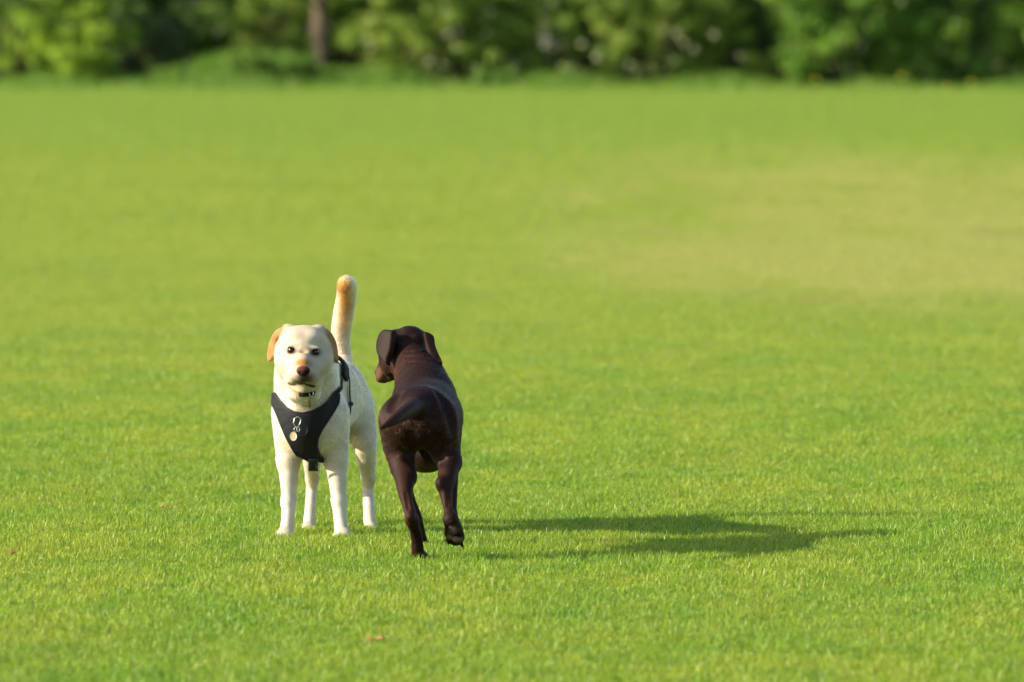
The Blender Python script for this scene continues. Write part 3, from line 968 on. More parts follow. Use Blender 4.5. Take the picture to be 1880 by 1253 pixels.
    # harness
    hp = [(503, 721), (509, 722), (517, 735), (528, 748), (541, 756), (556, 758), (572, 754), (586, 747), (598, 737), (608, 722), (612, 718),
          (619, 724), (618, 740), (610, 755), (599, 772), (589, 788), (582, 803), (581, 818), (586, 832), (594, 838), (593, 845),
          (580, 847), (566, 847), (560, 840), (552, 836), (545, 833), (537, 820), (527, 800), (519, 780), (510, 757), (503, 742), (501, 730)]
    har, rim = panel("harness", bvh, hp, 17.76, 5.0, 0.005, 0.006, M_WEB, root, org, used)
    tube("trim", rim, 0.0026, M_TRIM, har, org, closed=True, seg=6)
    # padded handle piece on the withers, side strap, girth strap
    band("back_pad", bvh, [P(606, 697, 18.07), P(606, 682, 18.11), P(602, 668, 18.15), P(588, 655, 18.16), P(560, 670, 18.16)], px(20), 0.012, 0.006, M_WEB, har, org, used=used)
    band("strap", bvh, [P(612, 718, 17.93), P(616, 709, 17.98), P(619, 700, 18.04)], px(8), 0.006, 0.006, M_WEB, har, org, used=used)
    g = [P(612, 686, 18.10), P(630, 700, 18.10), P(645, 735, 18.09), P(646, 765, 18.07), P(640, 790, 18.06), P(618, 806, 18.05)]
    band("girth_strap", bvh, g, px(6), 0.003, 0.006, M_WEB, har, org, used=used, axis=P(588, 752, 18.06), far=2.5)
    sl = bvh.ray_cast(Vector(P(720, 742, 18.09)), Vector((-1, 0, 0)), 1.2)[0]
    uv_sphere("slider", (np.array(sl) + [0.006, 0, 0]) if sl is not None else P(644.5, 744, 18.19), (px(5), px(6), px(4.5)), M_PLAST, har, org)
    # web loop hanging under the chest
    q = [P(566, 843, 17.93), P(583, 843, 17.93), P(584, 866, 17.955), P(565, 866, 17.955)]
    grid = np.array([q[0] * (1 - u) * (1 - v_) + q[1] * u * (1 - v_) + q[2] * u * v_ + q[3] * (1 - u) * v_ + np.array([0, -0.006 * math.sin(v_ * 3.1), 0]) for v_ in np.linspace(0, 1, 6) for u in np.linspace(0, 1, 4)])
    fs = [(i * 4 + j, i * 4 + 4 + j, i * 4 + 5 + j, i * 4 + 1 + j) for i in range(5) for j in range(3)]
    sheet("buckle", grid, np.tile([0, -1.0, 0], (24, 1)), fs, 0.006, M_PLAST, har, org)
    # D ring, two small rings and the disc
    hit = bvh.ray_cast(Vector(P(546, 775, 17.5)), Vector((0, 1, 0)), 1.0)[0]
    yr = 17.9 + ((hit.y if hit else 23.8) - 0.020 - YMAP[0]) / YMAP[1]
    tube("grip", [P(556 + 8 * math.cos(t), 790 + 10 * math.sin(t), yr + 0.004) for t in np.linspace(0, 2 * math.pi, 20, endpoint=False)], 0.0024, M_PLAST, har, org, closed=True)
    ring = [(541, 784), (538, 777), (540, 769), (545, 766), (550, 768), (552, 772), (550, 778), (547, 784)]
    tube("ring", [P(x, y, yr) for x, y in ring], 0.0017, M_STEEL, har, org, closed=True)
    for cx_, cy_ in ((542, 789), (547, 789)):
        tube("ring", [P(cx_ + 3 * math.cos(t), cy_ + 4 * math.sin(t), yr - 0.004 + 0.004 * math.cos(t)) for t in np.linspace(0, 2 * math.pi, 12, endpoint=False)], 0.0012, M_STEEL, har, org, closed=True)
    # disc
    cc_ = P(538, 802, yr - 0.006); dn = np.array([0.05, -0.96, 0.24]); dn /= np.linalg.norm(dn)
    ux = np.cross(dn, (0, 0, 1)); ux /= np.linalg.norm(ux); uz = np.cross(ux, dn)
    rr = [(0, 0.0), (0.80, 0.0), (0.86, 0.0007), (1.0, 0.0007), (1.0, -0.0012), (0, -0.0012)]
    Vd, Fd = [], []
    for k in range(28):
        a = 2 * math.pi * k / 28
        for r_, o_ in rr: Vd.append(cc_ + ux * math.cos(a) * r_ * px(6.3) + uz * math.sin(a) * r_ * px(8.4) + dn * o_)
    for k in range(28):
        for i in range(5): Fd.append([k * 6 + i, k * 6 + i + 1, ((k + 1) % 28) * 6 + i + 1, ((k + 1) % 28) * 6 + i])
    mesh_np("disc", Vd, Fd, M_BRASS, har, smooth=False, origin=org)
    # collar with a hanging tag
    ringp = []
    for a in np.linspace(0, 2 * math.pi, 16, endpoint=False):
        ringp.append(P(566 + 75 * math.sin(a), 707 + 17 * math.cos(a) - 8 * math.sin(a) * (1 - math.cos(a)) * 0.5, 17.95 - 0.16 * math.cos(a)))
    cuse = []
    col_ = band("collar", bvh, ringp, px(8), 0.003, 0.0015, M_WEB, root, org, axis=P(566, 705, 17.96), used=cuse, closed=True, steps=4,
                off_fn=lambda q: 0.005 - 0.024 * float(np.clip((P(551, 0, 17.85)[0] - q[0]) / 0.012, 0, 1)) - 0.024 * float(np.clip((q[0] - P(578, 0, 17.85)[0]) / 0.012, 0, 1)))
    used.append(np.array([q for q in cuse[0] if P(549, 0, 17.85)[0] < q[0] < P(582, 0, 17.85)[0] and q[1] < P(0, 0, 17.98)[1]]))
    h2 = bvh.ray_cast(Vector(P(568, 733, 17.5)), Vector((0, 1, 0)), 1.0)[0]
    y2 = 17.9 + ((h2.y if h2 else 23.8) - 0.012 - YMAP[0]) / YMAP[1]
    tube("tag", [P(570, 722, y2), P(568, 730, y2 - 0.002), P(568, 740, y2 - 0.002), P(568.5, 749, y2 - 0.001)], 0.0022, M_PLAST, col_, org)
    tube("ring", [P(571 + 4 * math.cos(t), 723 + 5 * math.sin(t), y2 - 0.003) for t in np.linspace(0, 2 * math.pi, 12, endpoint=False)], 0.0013, M_STEEL, col_, org, closed=True)
    # claws
    for cx_, cy_, Y_, w, s_ in ((523, 994, 17.86, 18.5, 1), (629, 994, 17.86, 18.5, 1), (681, 978, 18.22, 15.5, .9), (565, 976, 18.22, 15, .9)):
        for dx, dy in ((-0.78, 0.25), (-0.28, 0.62), (0.28, 0.62), (0.78, 0.25)):
            c = P(cx_, cy_, Y_) + np.array([dx * px(w), -(dy + 0.62) * px(w), 0.0])
            tube("claw", [c + np.array([0, 0.008, 0.002]), c + np.array([0, -0.002, -0.001]), c + np.array([0, -0.007, -0.007])], [0.003, 0.0026, 0.0008], M_CLAW, root, org)
    ln = hide_under(V, length, used, 0.011)
    fur("fur", V, F, N_, C, flow, ln, 330000, root, org, furm, r0=0.00034, lift=0.19, seed=4, clump=0.06)

# ------------------------------------------------------------------ the brown dog, seen from behind
def brown_dog():
    org = np.array([-0.30, 23.2, 0.0])
    root = empty("dog", org, "dark chocolate brown dog seen from behind, walking away with its head turned left", "dog", "pair of dogs on the field")
    YMAP[0], YMAP[1] = 23.40, 1.10
    b = Body((-0.56, 22.25, -0.03), (-0.10, 24.05, 0.78), 0.0033)
    # trunk
    b.chain([(781, 752, 17.90, 55), (781, 765, 17.72, 58), (776, 765, 17.55, 54), (768, 765, 17.45, 54)], k=0.05, flow=(0, -0.95, -0.25), hl=1)
    b.ell(P(782, 770, 17.76), (px(64), px(90), px(64)), k=0.04, flow=(0.1, -0.9, -0.4), hl=1)
    b.ell(P(781, 728, 17.90), (px(45), px(60), px(33)), k=0.04, flow=(0, -0.95, -0.1), hl=1)
    b.ell(P(811, 755, 17.93), (px(25), px(44), px(38)), k=0.04, flow=(0.1, -0.6, -0.8), hl=1)
    b.ell(P(744, 755, 17.93), (px(25), px(44), px(38)), k=0.04, flow=(-0.1, -0.6, -0.8), hl=1)
    b.ell(P(768, 768, 17.42), (px(62), px(44), px(46)), k=0.04, flow=(0, -0.6, -0.8), hl=1)
    b.ell(P(777, 830, 17.62), (px(36), px(60), px(26)), k=0.04, flow=(0, -0.8, 0.1), hl=0.8)
    b.ell(P(784, 840, 17.62), (px(33), px(62), px(25)), k=0.05, flow=(0, -0.8, 0.1), hl=0.7)
    # neck
    b.chain([(779, 722, 17.95, 52), (769, 690, 18.02, 45), (756, 664, 18.07, 35), (752, 642, 18.12, 33)], k=0.03, flow=(0.1, -0.9, -0.5), hl=1)
    # folds of skin across the neck
    for yy, xx in ((644, 764), (653, 766), (663, 767)):
        q = [(xx + dx, yy + abs(dx) * 0.10, b.front(xx + dx, yy + abs(dx) * 0.10, 17.96)) for dx in (-20, -10, 0, 10, 20)]
        for u_, v_ in zip(q[:-1], q[1:]):
            b.cone(P(u_[0], u_[1], u_[2] - 0.0062), P(v_[0], v_[1], v_[2] - 0.0062), px(2.6), px(2.6), 0.008, op='sub')
    # head: looks away to the left and down
    hf = np.array([-0.70, 0.62, -0.36]); Hm = basis(hf)
    b.ell(P(741, 640, 18.12), (px(38), px(46), px(35)), M=Hm, k=0.03, flow=(0.6, -0.6, 0.2), hl=0.5)
    b.ell(P(762, 632, 18.13), (px(24), px(24), px(24)), k=0.03, flow=(0.4, -0.8, 0.0), hl=0.5)
    b.ell(P(718, 636, 18.12), (px(24), px(26), px(27)), k=0.025, flow=(0.6, -0.4, 0.2), hl=0.4)
    b.ell(P(714, 668, 18.10), (px(17), px(24), px(24)), k=0.03, flow=(0.6, -0.5, -0.3), hl=0.4)
    b.ell(P(748, 606, 18.10), (px(8), px(12), px(5)), k=0.02, hl=0.4)
    b.ell(P(760, 608, 18.10), (px(7), px(12), px(5)), k=0.02, hl=0.4)
    # muzzle
    b.cone(P(716, 668, 18.16), P(702, 684, 18.20), px(21), px(12.5), 0.025, flow=(0.6, -0.6, 0.3), hl=0.2)
    b.cone(P(704, 681, 18.17), P(698, 695, 18.18), px(13), px(8.5), 0.012, flow=(0.5, -0.4, -0.5), hl=0.2)
    b.cone(P(718, 688, 18.17), P(705, 698, 18.19), px(12), px(6.5), 0.010, flow=(0.6, -0.5, 0.0), hl=0.25)
    b.ell(P(692, 684, 18.22), (px(4.5), px(6), px(7)), k=0.006, flow=(0, 0, 1), hl=0)
    b.cone(P(698, 699, 18.165), P(716, 695, 18.125), px(1.4), px(1.4), 0.004, op='sub')
    b.ell(P(696, 645, 18.115), (px(4), px(6), px(4)), k=0.01, op='sub')
    # left ear: flap lying on the cheek, right ear: standing off
    eL = smooth_line([(724, 608), (708, 605), (697, 613), (691, 628), (691, 643), (696, 655), (704, 664), (711, 673), (714, 659), (719, 645), (722, 628)], 3)
    b.flap([(x, y, 18.035 + (724 - x) * 0.0017 - (y - 610) * 0.0007) for x, y in eL], px(7), c=-3.5, k=0.004, hl=0.35)
    b.cone(P(722, 612, 18.05), P(726, 628, 18.05), px(6), px(3), k=0.008, hl=0.35)
    eR = smooth_line([(776, 610), (788, 614), (797, 621), (799, 636), (804, 650), (813, 670), (803, 667), (794, 662), (787, 650), (781, 634)], 3)
    b.flap([(x, y, 18.080 - (y - 610) * 0.0019 + (x - 785) * 0.0006) for x, y in eR], px(6), c=-3.0, k=0.004, hl=0.35)
    # tail
    b.chain([(770, 742, 17.40, 17), (751, 753, 17.27, 14), (730, 767, 17.18, 11), (712, 779, 17.13, 6.5), (698, 788, 17.10, 2.0)], k=0.03, hl=0.6)
    # hind legs
    b.chain([(735, 776, 17.42, 38), (733, 820, 17.44, 29.5), (739, 858, 17.42, 20.5)], k=0.03, hl=0.8)
    b.chain([(739, 858, 17.42, 20.5), (743, 885, 17.36, 17), (744, 910, 17.31, 12), (750, 935, 17.27, 9.5), (756, 957, 17.25, 11)], k=0.02, hl=0.5)
    b.ell(P(756, 876, 17.38), (px(8), px(14), px(13)), k=0.02, hl=0.5)
    b.ell(P(753, 950, 17.225), (px(8), px(8), px(9)), k=0.015, hl=0.4)
    b.chain([(756, 957, 17.25, 10), (764, 985, 17.29, 10), (767, 1018, 17.31, 11)], k=0.015, hl=0.35)
    paw(b, 770, 1027, 17.345, px(14.5), front=1)
    b.chain([(802, 776, 17.42, 38), (815, 820, 17.44, 29), (826, 850, 17.42, 19.5)], k=0.03, hl=0.8)
    b.chain([(826, 850, 17.42, 19.5), (820, 882, 17.36, 16), (818, 908, 17.33, 11), (822, 933, 17.30, 8.3), (828, 955, 17.28, 11.5)], k=0.018, hl=0.5)
    b.ell(P(808, 888, 17.33), (px(8), px(10), px(10)), k=0.025, hl=0.4)
    b.chain([(827, 955, 17.28, 13), (833, 972, 17.31, 15.5), (837, 988, 17.35, 15)], k=0.012, hl=0.4)
    # sole of the lifted foot: pads and toes
    for x, y, Y_, r_ in ((833, 975, 17.265, (11, 5, 8)), (826, 988, 17.29, (6, 5, 7)), (836, 992, 17.28, (6, 5, 7)), (845, 993, 17.29, (5.5, 5, 7)), (820, 980, 17.30, (5, 6, 9)), (847, 984, 17.31, (5, 6, 9))):
        b.ell(P(x, y, Y_), tuple(px(v_) for v_ in r_), k=0.006, hl=0.25)
    b.cone(P(845, 995, 17.31), P(849, 1005, 17.33), px(4.5), px(2.5), 0.006, hl=0.1)
    b.cone(P(822, 985, 17.31), P(823, 998, 17.34), px(4.5), px(3), 0.006, hl=0.1)
    # front legs
    b.chain([(745, 800, 17.93, 26), (742, 860, 17.95, 14), (750, 910, 17.93, 9.5), (765, 950, 17.90, 9), (772, 988, 17.90, 10)], k=0.03, hl=0.5)
    paw(b, 773, 1002, 17.93, px(13), front=1)
    b.chain([(822, 790, 17.93, 26), (827, 850, 17.96, 16), (830, 905, 17.95, 9.5), (829, 950, 17.92, 9)], k=0.03, hl=0.5)
    paw(b, 829, 1000, 17.95, px(13), front=1)
    b.chain([(829, 950, 17.92, 9), (829, 972, 17.93, 11)], k=0.02, hl=0.4)
    # muscle grooves: between the thighs, behind the hips
    b.cone(P(772, 800, 17.27), P(784, 850, 17.30), px(7), px(12), 0.03, op='sub')
    b.cone(P(823, 745, 17.50), P(838, 805, 17.47), px(3), px(3), 0.03, op='sub')
    def dent(pts, r, deep, k=0.02):
        q = [(x, y, b.front(x, y, Y0)) for x, y, Y0 in pts]
        for u_, v_ in zip(q[:-1], q[1:]):
            b.cone(P(u_[0], u_[1], u_[2] - px(r) + deep), P(v_[0], v_[1], v_[2] - px(r) + deep), px(r), px(r), k, op='sub')
    # pelvis hollows, line between rump and ribs, hamstring and tendon lines
    dent([(728, 722, 17.5), (716, 745, 17.45)], 8, 0.004)
    dent([(808, 722, 17.5), (822, 748, 17.45), (834, 790, 17.45)], 8, 0.005)
    dent([(752, 800, 17.3), (750, 840, 17.32)], 6, 0.005)
    dent([(800, 805, 17.3), (808, 845, 17.32)], 7, 0.005)
    dent([(745, 905, 17.3), (749, 935, 17.26)], 2.5, 0.003, 0.008)
    dent([(823, 895, 17.32), (822, 930, 17.28)], 3, 0.003, 0.008)
    V, F, N_ = b.mesh()
    dark = (0.0190, 0.0063, 0.0035)
    red = (0.050, 0.017, 0.0075)
    flow, HL, C0 = b.fields(V, dark)
    length = 0.0085 * HL
    S = []
    sp = lambda x, y, Y, r, c, s_: S.append((P(x, y, Y), px(1, Y) * np.ones(3) * np.array(r), c, s_))
    for x, y, Y_ in ((735, 800, 17.3), (735, 850, 17.35), (745, 890, 17.3), (750, 940, 17.25)): sp(x, y, Y_, (16, 40, 30), red, 0.55)
    sp(812, 868, 17.3, (14, 30, 10), (0.08, 0.03, 0.015), 0.7); sp(818, 925, 17.3, (12, 30, 25), red, 0.5)
    sp(722, 690, 18.0, (10, 40, 22), (0.08, 0.03, 0.014), 0.7); sp(745, 660, 18.0, (18, 30, 20), red, 0.4)
    sp(768, 655, 17.96, (22, 20, 20), red, 0.3)
    sp(785, 862, 17.5, (18, 40, 10), (0.13, 0.06, 0.035), 0.7)
    sp(697, 688, 18.17, (9, 60, 14), (0.24, 0.12, 0.085), 0.9); sp(712, 697, 18.17, (8, 60, 6), (0.12, 0.06, 0.04), 0.7)
    sp(760, 815, 17.3, (12, 20, 10), (0.07, 0.03, 0.018), 0.5)
    sp(735, 764, 17.18, (36, 90, 22), (0.038, 0.0125, 0.0062), 0.9); sp(722, 720, 17.6, (16, 90, 30), (0.040, 0.014, 0.007), 0.7)
    for x, y in ((833, 976), (826, 988), (836, 992), (845, 993)): sp(x, y, 17.27, (6, 12, 5), (0.22, 0.14, 0.09), 0.8)
    C = paint(V, C0, S)
    C *= (1 + 0.08 * np.sin(V[:, :1] * 71 + 2 * np.sin(V[:, 2:] * 53)) * np.sin(V[:, 2:] * 117 + V[:, 1:2] * 60))
    def bald(c, r):
        d = (V - P(*c)) / (px(1) * np.array(r)); length[(d ** 2).sum(1) < 1] = 0
    bald((691, 684, 18.22), (6, 9, 8))
    skin, furm = coat_mats("brown_coat", 0.6, 0.12, 0.42, 0.8, bump=0.35)
    mesh_np("body", V, F, skin, root, attrs={"coat": C}, origin=org)
    uv_sphere("eye", P(698, 645.5, 18.125), px(6), M_EYE, root, org)
    for dx, dy in ((-0.78, 0.25), (-0.28, 0.62), (0.28, 0.62), (0.78, 0.25)):
        for cx_, cy_, Y_ in ((770, 1027, 17.345), (773, 1002, 17.93), (829, 1000, 17.95)):
            c = P(cx_, cy_, Y_) + np.array([dx * px(13), (dy + 0.62) * px(13), 0])
            tube("claw", [c - np.array([0, 0.008, -0.002]), c + np.array([0, 0.002, -0.001]), c + np.array([0, 0.007, -0.006])], [0.003, 0.0026, 0.0008], M_CLAW, root, org)
    for x, y, Y_ in ((850, 1006, 17.335), (823, 999, 17.345), (838, 999, 17.31)):
        tube("claw", [P(x - 1, y - 5, Y_ - 0.002), P(x, y, Y_), P(x + 0.5, y + 4, Y_ + 0.004)], [0.003, 0.0024, 0.0008], M_CLAW, root, org)
    fur("fur", V, F, N_, C, flow, length, 260000, root, org, furm, r0=0.00036, lift=0.15, seed=9, droop=0.5, clump=0.12)

yellow_dog()
brown_dog()
# ------------------------------------------------------------------ hedge row, trees and verge at the far edge of the field
def leaf_mat(name, c_dark, c_light, transl=0.35, rough=0.45, spec=0.4):
    m = Mat(name)
    at = m.n("ShaderNodeAttribute"); at.attribute_name = "tone"
    mx = m.n("ShaderNodeMix", data_type='RGBA'); m.l(at.outputs["Fac"], mx.inputs[0])
    mx.inputs[6].default_value = (*c_dark, 1); mx.inputs[7].default_value = (*c_light, 1)
    m.l(mx.outputs[2], m.b.inputs["Base Color"])
    m.set(Roughness=rough); m.b.inputs["Specular IOR Level"].default_value = spec
    tr = m.n("ShaderNodeBsdfTranslucent"); m.l(mx.outputs[2], tr.inputs[0])
    ms = m.n("ShaderNodeMixShader"); ms.inputs[0].default_value = transl
    m.l(m.b.outputs[0], ms.inputs[1]); m.l(tr.outputs[0], ms.inputs[2]); m.l(ms.outputs[0], m.out.inputs[0])
    return m.m

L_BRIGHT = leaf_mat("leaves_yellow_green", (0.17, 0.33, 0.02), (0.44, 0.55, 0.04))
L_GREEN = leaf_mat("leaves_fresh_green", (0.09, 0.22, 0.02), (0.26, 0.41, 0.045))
L_OLIVE = leaf_mat("leaves_olive", (0.13, 0.24, 0.03), (0.40, 0.50, 0.08), rough=0.5, spec=0.3)
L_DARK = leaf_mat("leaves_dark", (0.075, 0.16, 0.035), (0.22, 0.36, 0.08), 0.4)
L_PALE = leaf_mat("glint_pale", (0.62, 0.64, 0.36), (0.85, 0.83, 0.60), 0.3)  # pale leaf colour standing in for bright glints of light on leaves
L_WEED = leaf_mat("weed_leaves", (0.12, 0.25, 0.03), (0.25, 0.39, 0.055), 0.4)
BARK = simple_mat("bark", (0.12, 0.088, 0.062), 0.9, 0, 0.2, (14, 0.45))
BARK_D = simple_mat("bark_dark", (0.06, 0.045, 0.03), 0.9, 0, 0.2, (14, 0.45))
PETAL = simple_mat("yellow_petal", (0.75, 0.60, 0.03), 0.5)
STEM = simple_mat("green_stem", (0.07, 0.16, 0.02), 0.6)

def leaves(centres, radii, per, size, seed, droop=0.2, flat=0.7, tone_c=None, shell=(0.55, 1.05)):
    r = np.random.default_rng(seed)
    n = len(centres) * per
    ci = np.repeat(np.arange(len(centres)), per)
    d = r.normal(size=(n, 3)); d[:, 2] *= flat; d /= np.linalg.norm(d, axis=1, keepdims=True)
    pos = centres[ci] + d * (radii[ci] * r.uniform(shell[0], shell[1], n) ** 0.7)[:, None] * np.array([1, 1, 0.8])
    nrm = d * 0.8 + r.normal(0, 0.55, (n, 3)) + np.array([0, 0, 0.35]); nrm /= np.linalg.norm(nrm, axis=1, keepdims=True)
    t = np.cross(nrm, r.normal(size=(n, 3))); t[:, 2] -= droop; t -= nrm * (t * nrm).sum(1, keepdims=True); t /= np.linalg.norm(t, axis=1, keepdims=True)
    w = np.cross(nrm, t)
    s = size * r.uniform(0.6, 1.3, n)[:, None]
    bend = nrm * s * 0.18
    V = np.stack([pos, pos + t * s * 0.55 + w * s * 0.32 - bend * 0.3, pos + t * s * 1.15 - bend, pos + t * s * 0.55 - w * s * 0.32 - bend * 0.3], 1)
    F = np.arange(n * 4).reshape(n, 4)
    tc = (r.random(len(centres)) if tone_c is None else tone_c)[ci]
    tone = np.clip(tc * 0.65 + r.random(n) * 0.35, 0, 1)
    return V.reshape(-1, 3), F, np.repeat(tone, 4)

def limb_mesh(paths, seg=6):
    Vs, Fs = [], []; base = 0
    for pts, rad in paths:
        pts = np.array(pts, float); m = len(pts)
        T = np.gradient(pts, axis=0); T /= np.linalg.norm(T, axis=1, keepdims=True)
        for i in range(m):
            a = np.cross(T[i], (0.3, 0.9, 0.1)); a /= np.linalg.norm(a); b_ = np.cross(T[i], a)
            for k in range(seg):
                an = 2 * math.pi * k / seg
                Vs.append(pts[i] + (a * math.cos(an) + b_ * math.sin(an)) * rad[i] * (1 + 0.12 * math.sin(3 * an + i)))
        for i in range(m - 1):
            for k in range(seg):
                Fs.append((base + i * seg + k, base + i * seg + (k + 1) % seg, base + (i + 1) * seg + (k + 1) % seg, base + (i + 1) * seg + k))
        base += m * seg
    return np.array(Vs), np.array(Fs)

def grow(r, p0, p1, r0, r1, n=6, wob=0.12):
    p0, p1 = np.array(p0, float), np.array(p1, float)
    t = np.linspace(0, 1, n)[:, None]
    off = np.cumsum(r.normal(0, wob / n, (n, 3)), 0) * np.linalg.norm(p1 - p0); off -= off[0]
    pts = p0 + (p1 - p0) * t + off
    return pts, np.linspace(r0, r1, n)

def bush(name, x, y, w, h, dpt, mat, label, cat, seed, clumps=150, per=70, leaf=0.075, crad=(0.16, 0.34), low=0.0, pale=0, group=None, over=0.0):
    r = np.random.default_rng(seed)
    y = y + FAR
    z0 = float(g_np(y))
    root = empty(name, (x, y, z0), label, cat, group)
    # lobed outline
    lob = r.uniform(-1, 1, (7, 3)) * [0.62, 0.6, 0.5]; lr = r.uniform(0.35, 0.55, 7)
    C = []
    while len(C) < clumps:
        p = r.uniform(-1, 1, 3)
        k = min(np.linalg.norm((p - l)) / q for l, q in zip(lob, lr))
        e = np.linalg.norm(p * [1, 1, 0.9])
        if (k < 1.15 or e < 0.86) and e < 1.08 and e > 0.42:
            C.append(p)
            if r.random() < 0.22: C.append(p / e * r.uniform(1.02, 1.28))
    C = np.array(C[:clumps]) * [w / 2, dpt / 2, h / 2] + [0, 0, h / 2 + low]
    C[:, 2] = np.maximum(C[:, 2], 0.12)
    tone_c = np.clip(r.random(clumps) * 0.9 + 0.15 * np.sin(C[:, 0] * 2.1 + seed), 0, 1)
    V, F, tone = leaves(C, r.uniform(crad[0], crad[1], clumps), int(per * 1.9), leaf, seed + 1, tone_c=tone_c)
    mesh_np("foliage", V, F, mat, root, smooth=False, attrs={"tone": tone})
    paths = []
    for i in range(14):
        c = C[r.integers(0, clumps)]
        paths.append(grow(r, (c[0] * 0.25, c[1] * 0.25, -0.05), c, 0.035 + 0.02 * r.random(), 0.008, 6, 0.25))
    V, F = limb_mesh(paths)
    mesh_np("branches", V, F, BARK_D, root)
    if pale:  # small pale clusters on the near side imitate sunlit leaf glints
        ids = r.integers(0, clumps, pale)
        c2 = C[ids] + r.normal(0, 0.12, (pale, 3)); c2[:, 1] = -dpt * 0.5 - 0.1 + 0.25 * r.random(pale)
        c2[:, 2] = r.uniform(0.3, h * 0.8, pale)
        V, F, tone = leaves(c2, np.full(pale, 0.055), 18, 0.05, seed + 3)
        mesh_np("painted_glints", V, F, L_PALE, root, smooth=False, attrs={"tone": tone})
    return root

def tree(name, x, y, hgt, trunk_r, crown_lo, crown_r, mat, bark, label, seed, clumps=260, per=60, leaf=0.13, lean=0.0, group=None):
    r = np.random.default_rng(seed)
    y = y + FAR
    z0 = float(g_np(y))
    root = empty(name, (x, y, z0), label, "tree", group)
    top = (lean * hgt, 0, hgt * 0.9)
    paths = [grow(r, (0, 0, -0.15), top, trunk_r * 1.15, trunk_r * 0.2, 10, 0.05)]
    tr, tq = paths[0]
    tq[0] *= 1.35
    for i in range(16):
        k = r.uniform(0.3, 0.95); j = int(k * 9); a = r.uniform(0, 6.28); L = crown_r * r.uniform(0.5, 0.95)
        e = tr[j] + [math.cos(a) * L, math.sin(a) * L, r.uniform(0.1, 0.5) * L]
        if e[2] < crown_lo: continue
        paths.append(grow(r, tr[j], e, trunk_r * 0.4 * (1 - k * 0.6), 0.015, 6, 0.25))
    V, F = limb_mesh(paths, 9)
    mesh_np("trunk", V, F, bark, root)
    C = []
    while len(C) < clumps:
        p = r.normal(size=3); p /= np.linalg.norm(p); p *= r.uniform(0.45, 1.05)
        q = p * [crown_r, crown_r, (hgt - crown_lo) / 2]
        if math.sin(q[0] * 1.7 + seed) * math.sin(q[2] * 1.9) * math.sin(q[1] * 1.5 + 1) > 0.35: continue
        C.append(q)
    C = np.array(C) + [lean * hgt * 0.6, 0, (hgt + crown_lo) / 2]
    V, F, tone = leaves(C, r.uniform(0.35, 0.7, clumps), per, leaf, seed + 1)
    mesh_np("crown", V, F, mat, root, smooth=False, attrs={"tone": tone})
    return root

FAR = 35.0            # the whole hedge row stands this much beyond the distances written below
def X(pxx, Y=105.0): return (pxx - 940) * (Y + FAR) / FPX

GH = "bushes of the hedge row along the far edge of the field"
bush("hedge_bush", X(20, 106.3), 106.3, 4.0, 3.6, 2.6, L_BRIGHT, "bright yellow green bush at the left end of the hedge row", "bush", 21, 190, 80, 0.085, group=GH)
bush("shrub", X(150, 104.8), 104.9, 1.2, 1.05, 1.0, L_BRIGHT, "low bright yellow green shrub in front of the leftmost bush", "bush", 22, 46, 60, 0.075, (0.08, 0.26))
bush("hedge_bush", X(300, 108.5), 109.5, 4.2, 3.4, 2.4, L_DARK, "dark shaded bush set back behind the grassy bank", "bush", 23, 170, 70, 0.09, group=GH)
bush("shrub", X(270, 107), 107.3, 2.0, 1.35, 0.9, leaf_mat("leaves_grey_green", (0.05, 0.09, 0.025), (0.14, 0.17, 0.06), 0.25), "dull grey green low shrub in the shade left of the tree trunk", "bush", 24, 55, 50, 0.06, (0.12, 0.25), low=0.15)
GB = "bushes of the second row behind the hedge"
for i, (pxx, lab) in enumerate(((110, "second row bush behind the leftmost bright bush"), (420, "second row bush in the shade left of the bare trunk"), (590, "second row bush right behind the bare trunk"), (690, "second row bush between the bare trunk and the first glint dotted bush"),
        (885, "second row bush filling the dip left of the olive brown middle bush"), (1110, "second row bush filling the dip right of the olive brown middle bush"), (1310, "second row bush behind the yellowish olive bush"), (1480, "second row bush left of the forward bright green bush"),
        (1670, "second row bush right of the forward bright green bush"), (1860, "second row bush behind the right end of the hedge"))):
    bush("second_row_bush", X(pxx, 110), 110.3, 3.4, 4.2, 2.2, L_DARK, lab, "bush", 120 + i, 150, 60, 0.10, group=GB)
bush("hedge_bush", X(500, 107.5), 108.2, 2.2, 3.0, 1.8, L_OLIVE, "sparse olive bush just left of the bare tree trunk", "bush", 25, 85, 55, 0.07, group=GH)
tree("tree", X(585, 106.2), 106.2, 8.5, 0.165, 2.1, 2.6, L_GREEN, BARK, "tree with a bare reddish brown trunk rising from the grassy bank", 26, 240, 60, 0.12, lean=-0.01)
bush("hedge_bush", X(650, 108), 108.6, 2.0, 2.8, 1.6, L_GREEN, "fresh green bush just right of the bare tree trunk", "bush", 27, 80, 60, 0.08, group=GH)
bush("hedge_bush", X(775, 105.5), 105.7, 3.3, 3.5, 2.0, L_OLIVE, "olive green bush dotted with pale painted glints, first right of the tree trunk", "bush", 28, 150, 75, 0.08, pale=16, group=GH)
bush("hedge_bush", X(1000, 105.8), 106.0, 3.7, 3.7, 2.2, L_OLIVE, "olive brown bush in the middle of the hedge row, behind and right of the dogs", "bush", 29, 150, 70, 0.08, pale=8, group=GH)
bush("hedge_bush", X(1215, 105.4), 105.5, 3.5, 3.6, 2.0, L_OLIVE, "olive bush with pale painted glints and deep dark gaps, right of the middle", "bush", 30, 140, 75, 0.08, pale=14, group=GH)
bush("hedge_bush", X(1400, 105.6), 105.9, 3.2, 3.8, 2.0, L_OLIVE, "yellowish olive bush where the hedge turns brighter green", "bush", 31, 120, 75, 0.08, pale=6, group=GH)
